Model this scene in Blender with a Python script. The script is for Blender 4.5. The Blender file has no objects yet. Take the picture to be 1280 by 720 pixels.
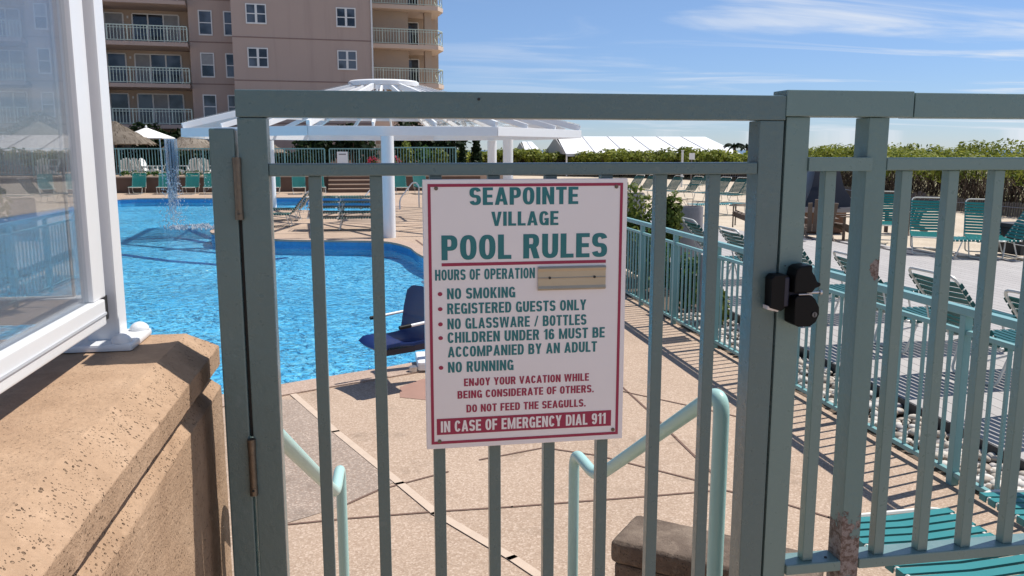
import bpy, bmesh, math, random
from mathutils import Vector, Matrix
R = math.radians
C = bpy.context.scene.collection
random.seed(7)

# ------------------------------------------------------------------ camera, sky, sun, exposure
F, HC, YAW, PIT = 1050.0, 2.08, R(9.46), R(9.35)
cd = bpy.data.cameras.new('camera'); cam = bpy.data.objects.new('camera', cd); C.objects.link(cam)
cd.sensor_width = 36.0; cd.lens = 36.0 * F / 1280.0; cd.clip_start = 0.05; cd.clip_end = 9000
cam.location = (0, 0, HC); cam.rotation_euler = (R(90) - PIT, 0, -YAW)
bpy.context.scene.camera = cam

SUN_AZ, SUN_EL = R(75), R(60)
sv = Vector((math.sin(SUN_AZ) * math.cos(SUN_EL), math.cos(SUN_AZ) * math.cos(SUN_EL), math.sin(SUN_EL)))
ld = bpy.data.lights.new('sun', 'SUN'); ld.energy = 5.0; ld.angle = R(0.53); ld.color = (1.0, 0.955, 0.89)
lo = bpy.data.objects.new('sun', ld); C.objects.link(lo); lo.location = (20, 10, 40)
lo.rotation_euler = (-sv).to_track_quat('-Z', 'Y').to_euler()

wd = bpy.data.worlds.new('World'); bpy.context.scene.world = wd; wd.use_nodes = True
nt = wd.node_tree; nt.nodes.clear(); L = nt.links.new
def wn(t, **kw):
    n = nt.nodes.new(t)
    for k, v in kw.items(): setattr(n, k, v)
    return n
sky = wn('ShaderNodeTexSky', sky_type='NISHITA', sun_disc=False, sun_elevation=SUN_EL, sun_rotation=SUN_AZ,
         altitude=0.0, air_density=1.0, dust_density=0.0, ozone_density=3.5)
tc = wn('ShaderNodeTexCoord'); sep = wn('ShaderNodeSeparateXYZ'); L(tc.outputs['Generated'], sep.inputs[0])
def wm(op, a, b=None, c=None, clamp=False):
    n = wn('ShaderNodeMath', operation=op); n.use_clamp = clamp
    for i, v in enumerate((a, b, c)):
        if v is None: continue
        if isinstance(v, (int, float)): n.inputs[i].default_value = v
        else: L(v, n.inputs[i])
    return n.outputs[0]
# cirrus: noise on a flat layer high above
zz = wm('MAXIMUM', sep.outputs['Z'], 0.02)
zz = wm('ADD', zz, 0.06)
cx = wm('DIVIDE', sep.outputs['X'], zz); cy = wm('DIVIDE', sep.outputs['Y'], zz)
comb = wn('ShaderNodeCombineXYZ'); L(cx, comb.inputs[0]); L(cy, comb.inputs[1])
mp = wn('ShaderNodeMapping'); L(comb.outputs[0], mp.inputs[0])
mp.inputs['Rotation'].default_value = (0, 0, R(22)); mp.inputs['Scale'].default_value = (0.42, 1.15, 1.0); mp.inputs['Location'].default_value = (3.1, 0.6, 0.0)
n1 = wn('ShaderNodeTexNoise'); n1.inputs['Scale'].default_value = 0.85; n1.inputs['Detail'].default_value = 9; n1.inputs['Roughness'].default_value = 0.56; n1.inputs['Distortion'].default_value = 0.9
L(mp.outputs[0], n1.inputs['Vector'])
mr = wn('ShaderNodeMapRange'); mr.inputs['From Min'].default_value = 0.475; mr.inputs['From Max'].default_value = 0.66; mr.interpolation_type = 'SMOOTHSTEP'
L(n1.outputs['Fac'], mr.inputs['Value'])
# more cloud toward the open sea side (+X)
side = wn('ShaderNodeMapRange'); side.inputs['From Min'].default_value = 0.05; side.inputs['From Max'].default_value = 0.75; side.inputs['To Min'].default_value = 0.12; side.inputs['To Max'].default_value = 1.25
L(sep.outputs['X'], side.inputs['Value'])
cov = wm('MULTIPLY', mr.outputs[0], side.outputs[0]); cov = wm('MULTIPLY', cov, 0.9, clamp=True)
mixc = wn('ShaderNodeMix', data_type='RGBA'); skyt = wn('ShaderNodeMix', data_type='RGBA', blend_type='MULTIPLY'); skyt.inputs[0].default_value = 1.0
hz = wn('ShaderNodeMapRange'); hz.inputs['From Min'].default_value = 0.0; hz.inputs['From Max'].default_value = 0.30; hz.interpolation_type = 'SMOOTHSTEP'; L(sep.outputs['Z'], hz.inputs['Value'])
tn = wn('ShaderNodeMix', data_type='RGBA'); L(hz.outputs[0], tn.inputs[0]); tn.inputs[6].default_value = (.74, .90, 1.30, 1); tn.inputs[7].default_value = (1.16, 1.17, 1.26, 1)
L(sky.outputs[0], skyt.inputs[6]); L(tn.outputs[2], skyt.inputs[7]); L(cov, mixc.inputs[0]); L(skyt.outputs[2], mixc.inputs[6]); mixc.inputs[7].default_value = (9.0, 9.5, 10.3, 1)
bg = wn('ShaderNodeBackground'); bg.inputs['Strength'].default_value = 0.080
L(mixc.outputs[2], bg.inputs[0]); out = wn('ShaderNodeOutputWorld'); L(bg.outputs[0], out.inputs[0])

vs = bpy.context.scene.view_settings
vs.view_transform = 'Standard'; vs.look = 'None'; vs.exposure = 0.15; vs.gamma = 1.0; vs.use_curve_mapping = False

# ------------------------------------------------------------------ survey helpers (photo survey -> world metres)
_fw = Vector((math.sin(YAW) * math.cos(PIT), math.cos(YAW) * math.cos(PIT), -math.sin(PIT)))
_rt = Vector((math.cos(YAW), -math.sin(YAW), 0)); _up = _rt.cross(_fw); _c = Vector((0, 0, HC))
def ray(x, y): return _fw + _rt * ((x - 640) / F) - _up * ((y - 360) / F)
def gz(x, y, z=0.0):
    r = ray(x, y); return _c + r * ((z - HC) / r.z)
def gy(x, y, Y):
    r = ray(x, y); return _c + r * (Y / r.y)
def gd(x, y, d): return _c + ray(x, y) * d

# ------------------------------------------------------------------ materials
MATS = {}
class NT:
    def __init__(s, name):
        s.m = bpy.data.materials.new(name); s.m.use_nodes = True; s.t = s.m.node_tree
        s.b = s.t.nodes['Principled BSDF']; s.o = s.t.nodes['Material Output']; MATS[name] = s.m
        s.co = s.n('ShaderNodeTexCoord').outputs['Object']
        s.pos = s.n('ShaderNodeNewGeometry')
    def n(s, t, **kw):
        n = s.t.nodes.new(t)
        for k, v in kw.items(): setattr(n, k, v)
        return n
    def l(s, a, b): s.t.links.new(a, b)
    def noise(s, scale, detail=4, rough=0.55, vec=None, dist=0.0):
        n = s.n('ShaderNodeTexNoise'); n.inputs['Scale'].default_value = scale; n.inputs['Detail'].default_value = detail
        n.inputs['Roughness'].default_value = rough; n.inputs['Distortion'].default_value = dist; s.l(vec or s.pos.outputs['Position'], n.inputs['Vector']); return n.outputs['Fac']
    def vor(s, scale, feature='F1', out='Distance', vec=None, rnd=1.0):
        n = s.n('ShaderNodeTexVoronoi', feature=feature); n.inputs['Scale'].default_value = scale; n.inputs['Randomness'].default_value = rnd
        s.l(vec or s.pos.outputs['Position'], n.inputs['Vector']); return n.outputs[out]
    def ramp(s, fac, stops):
        n = s.n('ShaderNodeValToRGB'); e = n.color_ramp.elements
        while len(e) < len(stops): e.new(0.5)
        for q, (p, c) in zip(e, stops):
            q.position = p; q.color = (c[0], c[1], c[2], 1) if isinstance(c, (tuple, list)) else (c, c, c, 1)
        s.l(fac, n.inputs[0]); return n.outputs[0]
    def mr(s, v, a, b, c=0.0, d=1.0, smooth=True):
        n = s.n('ShaderNodeMapRange'); n.inputs['From Min'].default_value = a; n.inputs['From Max'].default_value = b; n.inputs['To Min'].default_value = c; n.inputs['To Max'].default_value = d
        if smooth: n.interpolation_type = 'SMOOTHSTEP'
        s.l(v, n.inputs['Value']); return n.outputs[0]
    def mix(s, f, a, b, mode='MIX'):
        n = s.n('ShaderNodeMix', data_type='RGBA', blend_type=mode)
        for i, v in ((0, f), (6, a), (7, b)):
            if isinstance(v, (int, float)): n.inputs[i].default_value = v
            elif isinstance(v, (tuple, list)): n.inputs[i].default_value = (v[0], v[1], v[2], 1)
            else: s.l(v, n.inputs[i])
        return n.outputs[2]
    def math(s, op, a, b=None):
        n = s.n('ShaderNodeMath', operation=op)
        for i, v in enumerate((a, b)):
            if v is None: continue
            if isinstance(v, (int, float)): n.inputs[i].default_value = v
            else: s.l(v, n.inputs[i])
        return n.outputs[0]
    def bump(s, h, st=0.3, dist=0.01):
        n = s.n('ShaderNodeBump'); n.inputs['Strength'].default_value = st; n.inputs['Distance'].default_value = dist
        s.l(h, n.inputs['Height']); s.l(n.outputs[0], s.b.inputs['Normal']); return n
    def col(s, c):
        if isinstance(c, (tuple, list)): s.b.inputs['Base Color'].default_value = (c[0], c[1], c[2], 1)
        else: s.l(c, s.b.inputs['Base Color'])
        return s
    def set(s, **kw):
        for k, v in kw.items():
            i = s.b.inputs[k.replace('_', ' ')]
            if isinstance(v, (int, float)): i.default_value = v
            else: s.l(v, i)
        return s

def plain(name, c, rough=0.5, metal=0.0, var=0.12, scale=6.0, bump=0.0, bscale=60):
    k = NT(name); f = k.noise(scale, 5)
    k.col(k.mix(f, tuple(v * (1 - var) for v in c), tuple(min(1, v * (1 + var)) for v in c))); k.set(Roughness=rough, Metallic=metal)
    if bump: k.bump(k.noise(bscale, 3), bump, 0.004)
    return k.m
def M(n): return MATS[n]

# grey green gate paint, thick brushed coat
k = NT('gate_paint')
f1 = k.noise(3.0, 5); f2 = k.noise(38, 4)
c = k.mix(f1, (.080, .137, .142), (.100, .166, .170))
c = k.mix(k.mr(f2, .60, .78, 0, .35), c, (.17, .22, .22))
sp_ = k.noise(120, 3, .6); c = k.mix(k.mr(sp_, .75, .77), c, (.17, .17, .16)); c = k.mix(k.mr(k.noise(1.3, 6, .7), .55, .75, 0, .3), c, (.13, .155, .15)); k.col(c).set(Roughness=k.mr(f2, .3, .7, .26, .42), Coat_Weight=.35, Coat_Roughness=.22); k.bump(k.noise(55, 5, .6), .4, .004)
k = NT('fence_paint_lit')  # gate paint made lighter and greener, brighter light put into the colour
f1 = k.noise(3.4, 5); f2 = k.noise(38, 4)
c = k.mix(f1, (.130, .215, .208), (.155, .248, .237)); c = k.mix(k.mr(f2, .60, .78, 0, .35), c, (.2, .27, .26))
k.col(c).set(Roughness=k.mr(f2, .3, .7, .26, .42), Coat_Weight=.35, Coat_Roughness=.22); k.bump(k.noise(55, 5, .6), .22, .004)
# same paint, peeled to rust and old primer in patches
k = NT('worn_paint')
f1 = k.noise(3.0, 5); f2 = k.noise(38, 4)
c = k.mix(f1, (.130, .215, .208), (.155, .248, .237))
sz = k.n('ShaderNodeSeparateXYZ'); k.l(k.pos.outputs['Position'], sz.inputs[0])
edge = k.noise(26, 7, .68)
low = k.mr(sz.outputs['Z'], 1.26, 1.08, 0, .34)
spot = k.math('SUBTRACT', sz.outputs['Z'], 1.792); spot = k.math('ABSOLUTE', spot); spot = k.mr(spot, .012, .045, .33, 0)
sx = k.math('SUBTRACT', sz.outputs['X'], 1.213); sx = k.math('ABSOLUTE', sx); spot = k.math('MULTIPLY', spot, k.mr(sx, .006, .03, 1, 0))
msk = k.math('ADD', k.math('ADD', edge, low), spot)
msk = k.mr(msk, .70, .735)
rust = k.ramp(k.noise(70, 6, .7), [(0.25, (.05, .034, .028)), (.45, (.15, .105, .085)), (.56, (.30, .26, .24)), (.8, (.12, .085, .07))])
k.col(k.mix(msk, c, rust)); k.set(Roughness=k.mr(msk, 0, 1, .42, .85)); k.bump(k.math('SUBTRACT', k.noise(60, 5), msk), .5, .004)

plain('aqua_paint', (.19, .37, .365), .4, var=.07, scale=9, bump=.12)
plain('aqua_rail_paint', (.40, .62, .58), .33, var=.06, scale=9, bump=.05)
plain('white_paint', (.78, .79, .80), .4, var=.04, scale=8, bump=.04)
plain('white_vinyl', (.74, .745, .75), .28, var=.03, scale=14, bump=.03)
plain('brass', (.15, .125, .10), .36, .7, var=.35, scale=70, bump=.2, bscale=200)
plain('steel', (.55, .55, .56), .3, .9, var=.1, scale=40)
plain('dull_steel', (.16, .16, .17), .45, .7)
plain('black_plastic', (.004, .004, .005), .5, bump=.06, bscale=300)
plain('navy_plastic', (.010, .012, .035), .4)
plain('dark_gasket', (.02, .02, .02), .6)
plain('sign_white', (.82, .79, .795), .33, var=.02, scale=11)
plain('sign_teal', (.0065, .165, .185), .35, var=.06)
plain('sign_red', (.32, .014, .065), .35, var=.06)
plain('holder_brass', (.44, .385, .29), .33, .35, var=.08, scale=30)
plain('lift_blue', (.006, .02, .105), .33, var=.08)
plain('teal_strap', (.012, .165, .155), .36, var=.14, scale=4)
plain('teal_strap_dark_shaded', (.008, .085, .078), .36, var=.14, scale=4)  # strap teal darkened: shade on the backs put into colour, also darker green loungers
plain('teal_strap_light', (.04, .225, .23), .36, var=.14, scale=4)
plain('cream_tube', (.70, .67, .60), .35, var=.05)
plain('weathered_wood', (.125, .092, .07), .75, var=.3, scale=9, bump=.2)
plain('grey_wood', (.17, .15, .135), .8, var=.3, scale=9, bump=.2)
plain('black_cover', (.010, .011, .018), .35, var=.3, scale=4, bump=.1, bscale=8)
plain('grey_cover', (.24, .23, .235), .55, var=.12, scale=4)
plain('brick_brown', (.16, .085, .05), .85, var=.35, scale=14, bump=.2)
plain('dark_box', (.035, .034, .036), .6, var=.2)
plain('bin_concrete', (.27, .255, .26), .9, var=.18, scale=22, bump=.3, bscale=140)
plain('canvas_white', (.80, .80, .78), .7, var=.05, scale=2)
plain('tent_white', (.82, .82, .82), .5, var=.04, scale=.6)
plain('tent_seam', (.5, .52, .55), .6)
plain('tent_gable', (.42, .42, .42), .6, var=.2, scale=1.2)
plain('brown_retaining', (.135, .085, .062), .9, var=.22, scale=3, bump=.3)
plain('tan_cap', (.47, .35, .26), .85, var=.15, scale=6)
k = NT('stucco_pink'); mq = k.n('ShaderNodeMapping'); mq.inputs['Scale'].default_value = (1.6, 1.6, .10); k.l(k.pos.outputs['Position'], mq.inputs[0])
c = k.mix(k.noise(.45, 5), (.405, .315, .275), (.44, .34, .296)); c = k.mix(k.mr(k.noise(1.0, 5, .65, vec=mq.outputs[0]), .52, .75, 0, .35), c, (.31, .235, .205))
k.col(c).set(Roughness=.9); k.bump(k.noise(30, 3), .15, .004)
plain('stucco_tan', (.44, .345, .27), .9, var=.04, scale=.45, bump=.15, bscale=30)
plain('stucco_groove', (.24, .165, .145), .9)
plain('stucco_light', (.58, .46, .38), .9, var=.04, scale=.6)
plain('rail_mint', (.47, .56, .50), .5, var=.05)
plain('window_white', (.68, .68, .67), .4, var=.04)
plain('curtain', (.30, .31, .32), .8, var=.3, scale=3)
plain('dark_room', (.018, .018, .02), .6, var=.3)
MATS['black_plastic'].node_tree.nodes['Principled BSDF'].inputs['Specular IOR Level'].default_value = .2
for q_ in ('teal_strap', 'teal_strap_dark_shaded', 'teal_strap_light'): MATS[q_].node_tree.nodes['Principled BSDF'].inputs['Specular IOR Level'].default_value = .25
k = NT('window_glass'); k.col(k.mix(k.mr(k.noise(.55, 2), .4, .6), (.012, .015, .02), (.10, .12, .15))).set(Roughness=.06, Specular_IOR_Level=.6)
plain('bark', (.09, .065, .045), .9, var=.35, scale=12, bump=.4)

def leafmat(name, a, b, d, rough=.5):
    k = NT(name); r = k.pos.outputs['Random Per Island']
    c = k.ramp(r, [(0.0, a), (.5, b), (1.0, d)])
    big = k.noise(.35, 3); c = k.mix(k.mr(big, .35, .65, 0, .45), c, tuple(v * .55 for v in a))
    k.col(c).set(Roughness=rough, Specular_IOR_Level=.12)
    k.b.inputs['Transmission Weight'].default_value = 0
    tr = k.n('ShaderNodeBsdfTranslucent'); k.l(c, tr.inputs[0]); mx = k.n('ShaderNodeMixShader'); mx.inputs[0].default_value = .36
    k.l(k.b.outputs[0], mx.inputs[1]); k.l(tr.outputs[0], mx.inputs[2]); k.l(mx.outputs[0], k.o.inputs[0]); return k.m
leafmat('leaf_dune', (.10, .145, .022), (.23, .26, .036), (.38, .39, .075))
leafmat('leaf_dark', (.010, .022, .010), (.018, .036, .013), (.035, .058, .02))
leafmat('leaf_mid', (.04, .10, .02), (.075, .15, .03), (.13, .21, .05))
leafmat('leaf_yellow', (.10, .15, .03), (.17, .21, .04), (.26, .28, .07))
leafmat('flower_red', (.35, .03, .06), (.5, .05, .1), (.6, .15, .2))
leafmat('twig_brown', (.035, .026, .02), (.075, .055, .042), (.13, .10, .08), .8)
leafmat('thatch', (.16, .13, .10), (.30, .25, .20), (.46, .40, .33), .85)

# pitted cast stone of the wall
def stone(name, a, b, d, pit=1.0):
    k = NT(name)
    f = k.noise(5.5, 7, .62); g = k.noise(120, 4, .6)
    c = k.ramp(f, [(.30, a), (.5, b), (.72, d)])
    c = k.mix(k.mr(g, .35, .7, 0, .35), c, tuple(v * .72 for v in b)); w9 = k.noise(1.7, 6, .7); c = k.mix(k.mr(w9, .52, .70, 0, .4), c, (b[0] * .62, b[1] * .58, b[2] * .58)); c = k.mix(k.mr(k.noise(30, 5, .7), .5, .75, 0, .4), c, tuple(min(1, v * 1.25) for v in d))
    warp = k.n('ShaderNodeVectorMath', operation='ADD'); k.l(k.pos.outputs['Position'], warp.inputs[0])
    nz = k.n('ShaderNodeTexNoise'); nz.inputs['Scale'].default_value = 60; k.l(k.pos.outputs['Position'], nz.inputs['Vector'])
    sc = k.n('ShaderNodeVectorMath', operation='SCALE'); k.l(nz.outputs['Color'], sc.inputs[0]); sc.inputs['Scale'].default_value = .009; k.l(sc.outputs[0], warp.inputs[1])
    v1 = k.vor(105, vec=warp.outputs[0]); v2 = k.vor(210, vec=warp.outputs[0]); tn = k.n('ShaderNodeSeparateXYZ'); k.l(k.pos.outputs['True Normal'], tn.inputs[0]); flatf = k.mr(tn.outputs[2], .80, .97, 1, .22)
    gate = k.mr(k.noise(19, 4, .6), .44, .60)
    gate2 = k.mr(k.noise(33, 4, .6), .44, .58)
    p = k.math('MULTIPLY', k.mr(v1, .12, .25, 1, 0), gate); q = k.math('MULTIPLY', k.mr(v2, .10, .24, 1, 0), gate2)
    pits = k.math('MULTIPLY', k.math('MAXIMUM', p, k.math('MULTIPLY', q, .8)), flatf)
    c = k.mix(k.math('MULTIPLY', pits, .55 * pit), c, (a[0] * .22, a[1] * .18, a[2] * .16))
    k.col(c).set(Roughness=.92, Specular_IOR_Level=.2)
    k.bump(k.math('SUBTRACT', k.math('MULTIPLY', g, .35), k.math('MULTIPLY', pits, pit)), 1.0, .009); return k.m
stone('wall_stone', (.325, .212, .134), (.405, .270, .174), (.468, .322, .214))
stone('dark_stone', (.085, .064, .05), (.155, .115, .088), (.27, .21, .16))

# exposed aggregate concrete of the pool deck
def aggregate(name, a, b, d):
    k = NT(name)
    f = k.noise(.55, 6, .6); g = k.vor(105, 'F1', 'Color'); v = k.vor(105)
    gs = k.n('ShaderNodeSeparateColor'); k.l(g, gs.inputs[0])
    c = k.ramp(f, [(.32, a), (.5, b), (.68, d)])
    stn = k.ramp(gs.outputs[0], [(0, (.30, .20, .14)), (.35, b), (.7, d), (1, (.70, .56, .45))])
    c = k.mix(.5, c, stn); v9 = k.noise(38, 6, .75); c = k.mix(k.mr(v9, .52, .72, 0, .36), c, tuple(x * .55 for x in b)); c = k.mix(k.mr(v9, .48, .30, 0, .28), c, (.62, .50, .40))
    st = k.noise(2.6, 8, .7); c = k.mix(k.mr(st, .54, .72, 0, .45), c, tuple(x * .58 for x in a)); st2 = k.noise(.9, 7, .75, dist=1.5); c = k.mix(k.mr(st2, .55, .68, 0, .3), c, (.22, .165, .13))
    k.col(c).set(Roughness=.9, Specular_IOR_Level=.25); k.bump(v, .25, .004); return k.m
aggregate('deck_concrete', (.335, .247, .18), (.405, .298, .218), (.47, .353, .262))
aggregate('deck_concrete_grey', (.235, .185, .15), (.305, .24, .195), (.37, .295, .24))
aggregate('coping_concrete', (.36, .265, .205), (.41, .30, .235), (.46, .345, .27))
plain('pale_joint', (.55, .43, .33), .9, var=.15, scale=12)
plain('dark_joint', (.16, .095, .07), .95, var=.2, scale=12)
plain('red_pavers', (.33, .19, .145), .9, var=.15, scale=9, bump=.2)

# boards of the sun deck
k = NT('deck_boards')
mpg = k.n('ShaderNodeMapping'); k.l(k.pos.outputs['Position'], mpg.inputs[0]); mpg.inputs['Scale'].default_value = (8, .8, 1)
gr = k.noise(3.2, 6, .65, vec=mpg.outputs[0]); r = k.pos.outputs['Random Per Island']
c = k.mix(gr, (.35, .33, .315), (.475, .45, .43)); c = k.mix(k.math('MULTIPLY', r, .35), c, (.29, .27, .26))
k.col(c).set(Roughness=.85); k.bump(gr, .2, .003)

k = NT('sand'); f = k.noise(.8, 8, .65); g = k.noise(7, 6, .7)
c = k.ramp(f, [(.3, (.46, .375, .275)), (.55, (.56, .47, .36)), (.75, (.62, .53, .42))]); c = k.mix(k.mr(g, .5, .75, 0, .3), c, (.38, .30, .22))
k.col(c).set(Roughness=.95); k.bump(k.math('ADD', g, k.noise(1.7, 3)), .6, .06)
k = NT('pebble'); k.col(k.ramp(k.pos.outputs['Random Per Island'], [(0, (.30, .24, .19)), (.4, (.50, .44, .37)), (.75, (.62, .58, .53)), (1, (.34, .31, .30))])).set(Roughness=.7); k.bump(k.noise(50, 4), .2, .005)
k = NT('soil'); k.col(k.mix(k.noise(9, 6), (.06, .045, .032), (.14, .10, .07))).set(Roughness=.95); k.bump(k.noise(30, 4), .5, .02)
k = NT('dune_ground'); k.col(k.mix(k.noise(.5, 6), (.10, .11, .04), (.30, .25, .16))).set(Roughness=.95)
k = NT('sea_water'); k.col((.03, .075, .13)).set(Roughness=.25); k.bump(k.noise(.4, 4), .4, .3)

# pool
k = NT('pool_plaster')
f = k.noise(.22, 5, .6); c = k.mix(k.mr(f, .35, .65), (.12, .46, .63), (.19, .58, .73)); k.col(c).set(Roughness=.8)
plain('pool_tile', (.05, .26, .52), .25, var=.35, scale=14)
plain('pool_line_tile', (.012, .06, .22), .4, var=.1)
k = NT('pool_water')
k.t.nodes.remove(k.b)
pos = k.pos.outputs['Position']
wv = k.n('ShaderNodeMapping'); wv.inputs['Scale'].default_value = (1.0, .8, 1); wv.inputs['Rotation'].default_value = (0, 0, R(15)); k.l(pos, wv.inputs[0])
w1 = k.noise(1.6, 4, .55, vec=wv.outputs[0], dist=.8); w2 = k.noise(5.5, 3, .5, vec=wv.outputs[0], dist=1.2)
w3 = k.noise(13, 2, .5, vec=wv.outputs[0]); h = k.math('ADD', k.math('ADD', k.math('MULTIPLY', w1, 1.0), k.math('MULTIPLY', w2, .5)), k.math('MULTIPLY', w3, .16))
h = k.math('MULTIPLY', h, k.mr(k.noise(.22, 3), .35, .65, .55, 1.25)); bp = k.n('ShaderNodeBump'); bp.inputs['Strength'].default_value = 1.0; bp.inputs['Distance'].default_value = .16; k.l(h, bp.inputs['Height'])
# cell pattern puts the ripples' caustic light net into the water's tint
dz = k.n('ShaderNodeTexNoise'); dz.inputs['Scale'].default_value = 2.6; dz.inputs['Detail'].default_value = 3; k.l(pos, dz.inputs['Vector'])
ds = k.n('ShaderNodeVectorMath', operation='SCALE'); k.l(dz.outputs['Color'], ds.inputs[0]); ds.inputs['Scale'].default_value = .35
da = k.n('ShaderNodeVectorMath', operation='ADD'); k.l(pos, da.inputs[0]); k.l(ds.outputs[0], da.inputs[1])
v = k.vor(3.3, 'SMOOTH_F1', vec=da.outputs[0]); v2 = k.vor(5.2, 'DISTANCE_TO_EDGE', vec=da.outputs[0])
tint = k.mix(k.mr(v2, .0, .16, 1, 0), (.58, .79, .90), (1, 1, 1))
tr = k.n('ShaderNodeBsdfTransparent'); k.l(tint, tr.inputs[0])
gl = k.n('ShaderNodeBsdfGlossy'); gl.inputs['Roughness'].default_value = .06; gl.inputs['Color'].default_value = (.8, .9, 1, 1); k.l(bp.outputs[0], gl.inputs['Normal'])
fr = k.n('ShaderNodeFresnel'); fr.inputs['IOR'].default_value = 1.33; k.l(bp.outputs[0], fr.inputs['Normal'])
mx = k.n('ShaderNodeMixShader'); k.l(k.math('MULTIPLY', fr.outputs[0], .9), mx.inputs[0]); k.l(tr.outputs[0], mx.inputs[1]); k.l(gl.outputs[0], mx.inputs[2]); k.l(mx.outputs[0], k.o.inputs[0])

# glass pane with salt film
def glassmat(name, film, tint=(.86, .90, .92), filmc=(.62, .66, .70)):
    k = NT(name); k.t.nodes.remove(k.b)
    tr = k.n('ShaderNodeBsdfTransparent'); tr.inputs[0].default_value = (*tint, 1)
    gl = k.n('ShaderNodeBsdfGlossy'); gl.inputs['Roughness'].default_value = .01
    fr = k.n('ShaderNodeFresnel'); fr.inputs['IOR'].default_value = 1.5
    m1 = k.n('ShaderNodeMixShader'); k.l(k.math('MULTIPLY', fr.outputs[0], .55), m1.inputs[0]); k.l(tr.outputs[0], m1.inputs[1]); k.l(gl.outputs[0], m1.inputs[2])
    df = k.n('ShaderNodeBsdfTranslucent'); df.inputs[0].default_value = (*filmc, 1); d2 = k.n('ShaderNodeBsdfDiffuse'); d2.inputs[0].default_value = (*filmc, 1)
    a = k.n('ShaderNodeMixShader'); a.inputs[0].default_value = .5; k.l(df.outputs[0], a.inputs[1]); k.l(d2.outputs[0], a.inputs[2])
    m2 = k.n('ShaderNodeMixShader'); f = k.mr(k.noise(5, 6, .65), .3, .75, film * .6, film * 1.5); k.l(f, m2.inputs[0]); k.l(m1.outputs[0], m2.inputs[1]); k.l(a.outputs[0], m2.inputs[2]); k.l(m2.outputs[0], k.o.inputs[0])
glassmat('screen_glass', .085, (.93, .95, .96))
glassmat('film_roof', .05, (.985, .99, .99), (.75, .80, .86))
glassmat('falling_water', .16, (.86, .93, .98), (.85, .92, 1.0))

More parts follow.
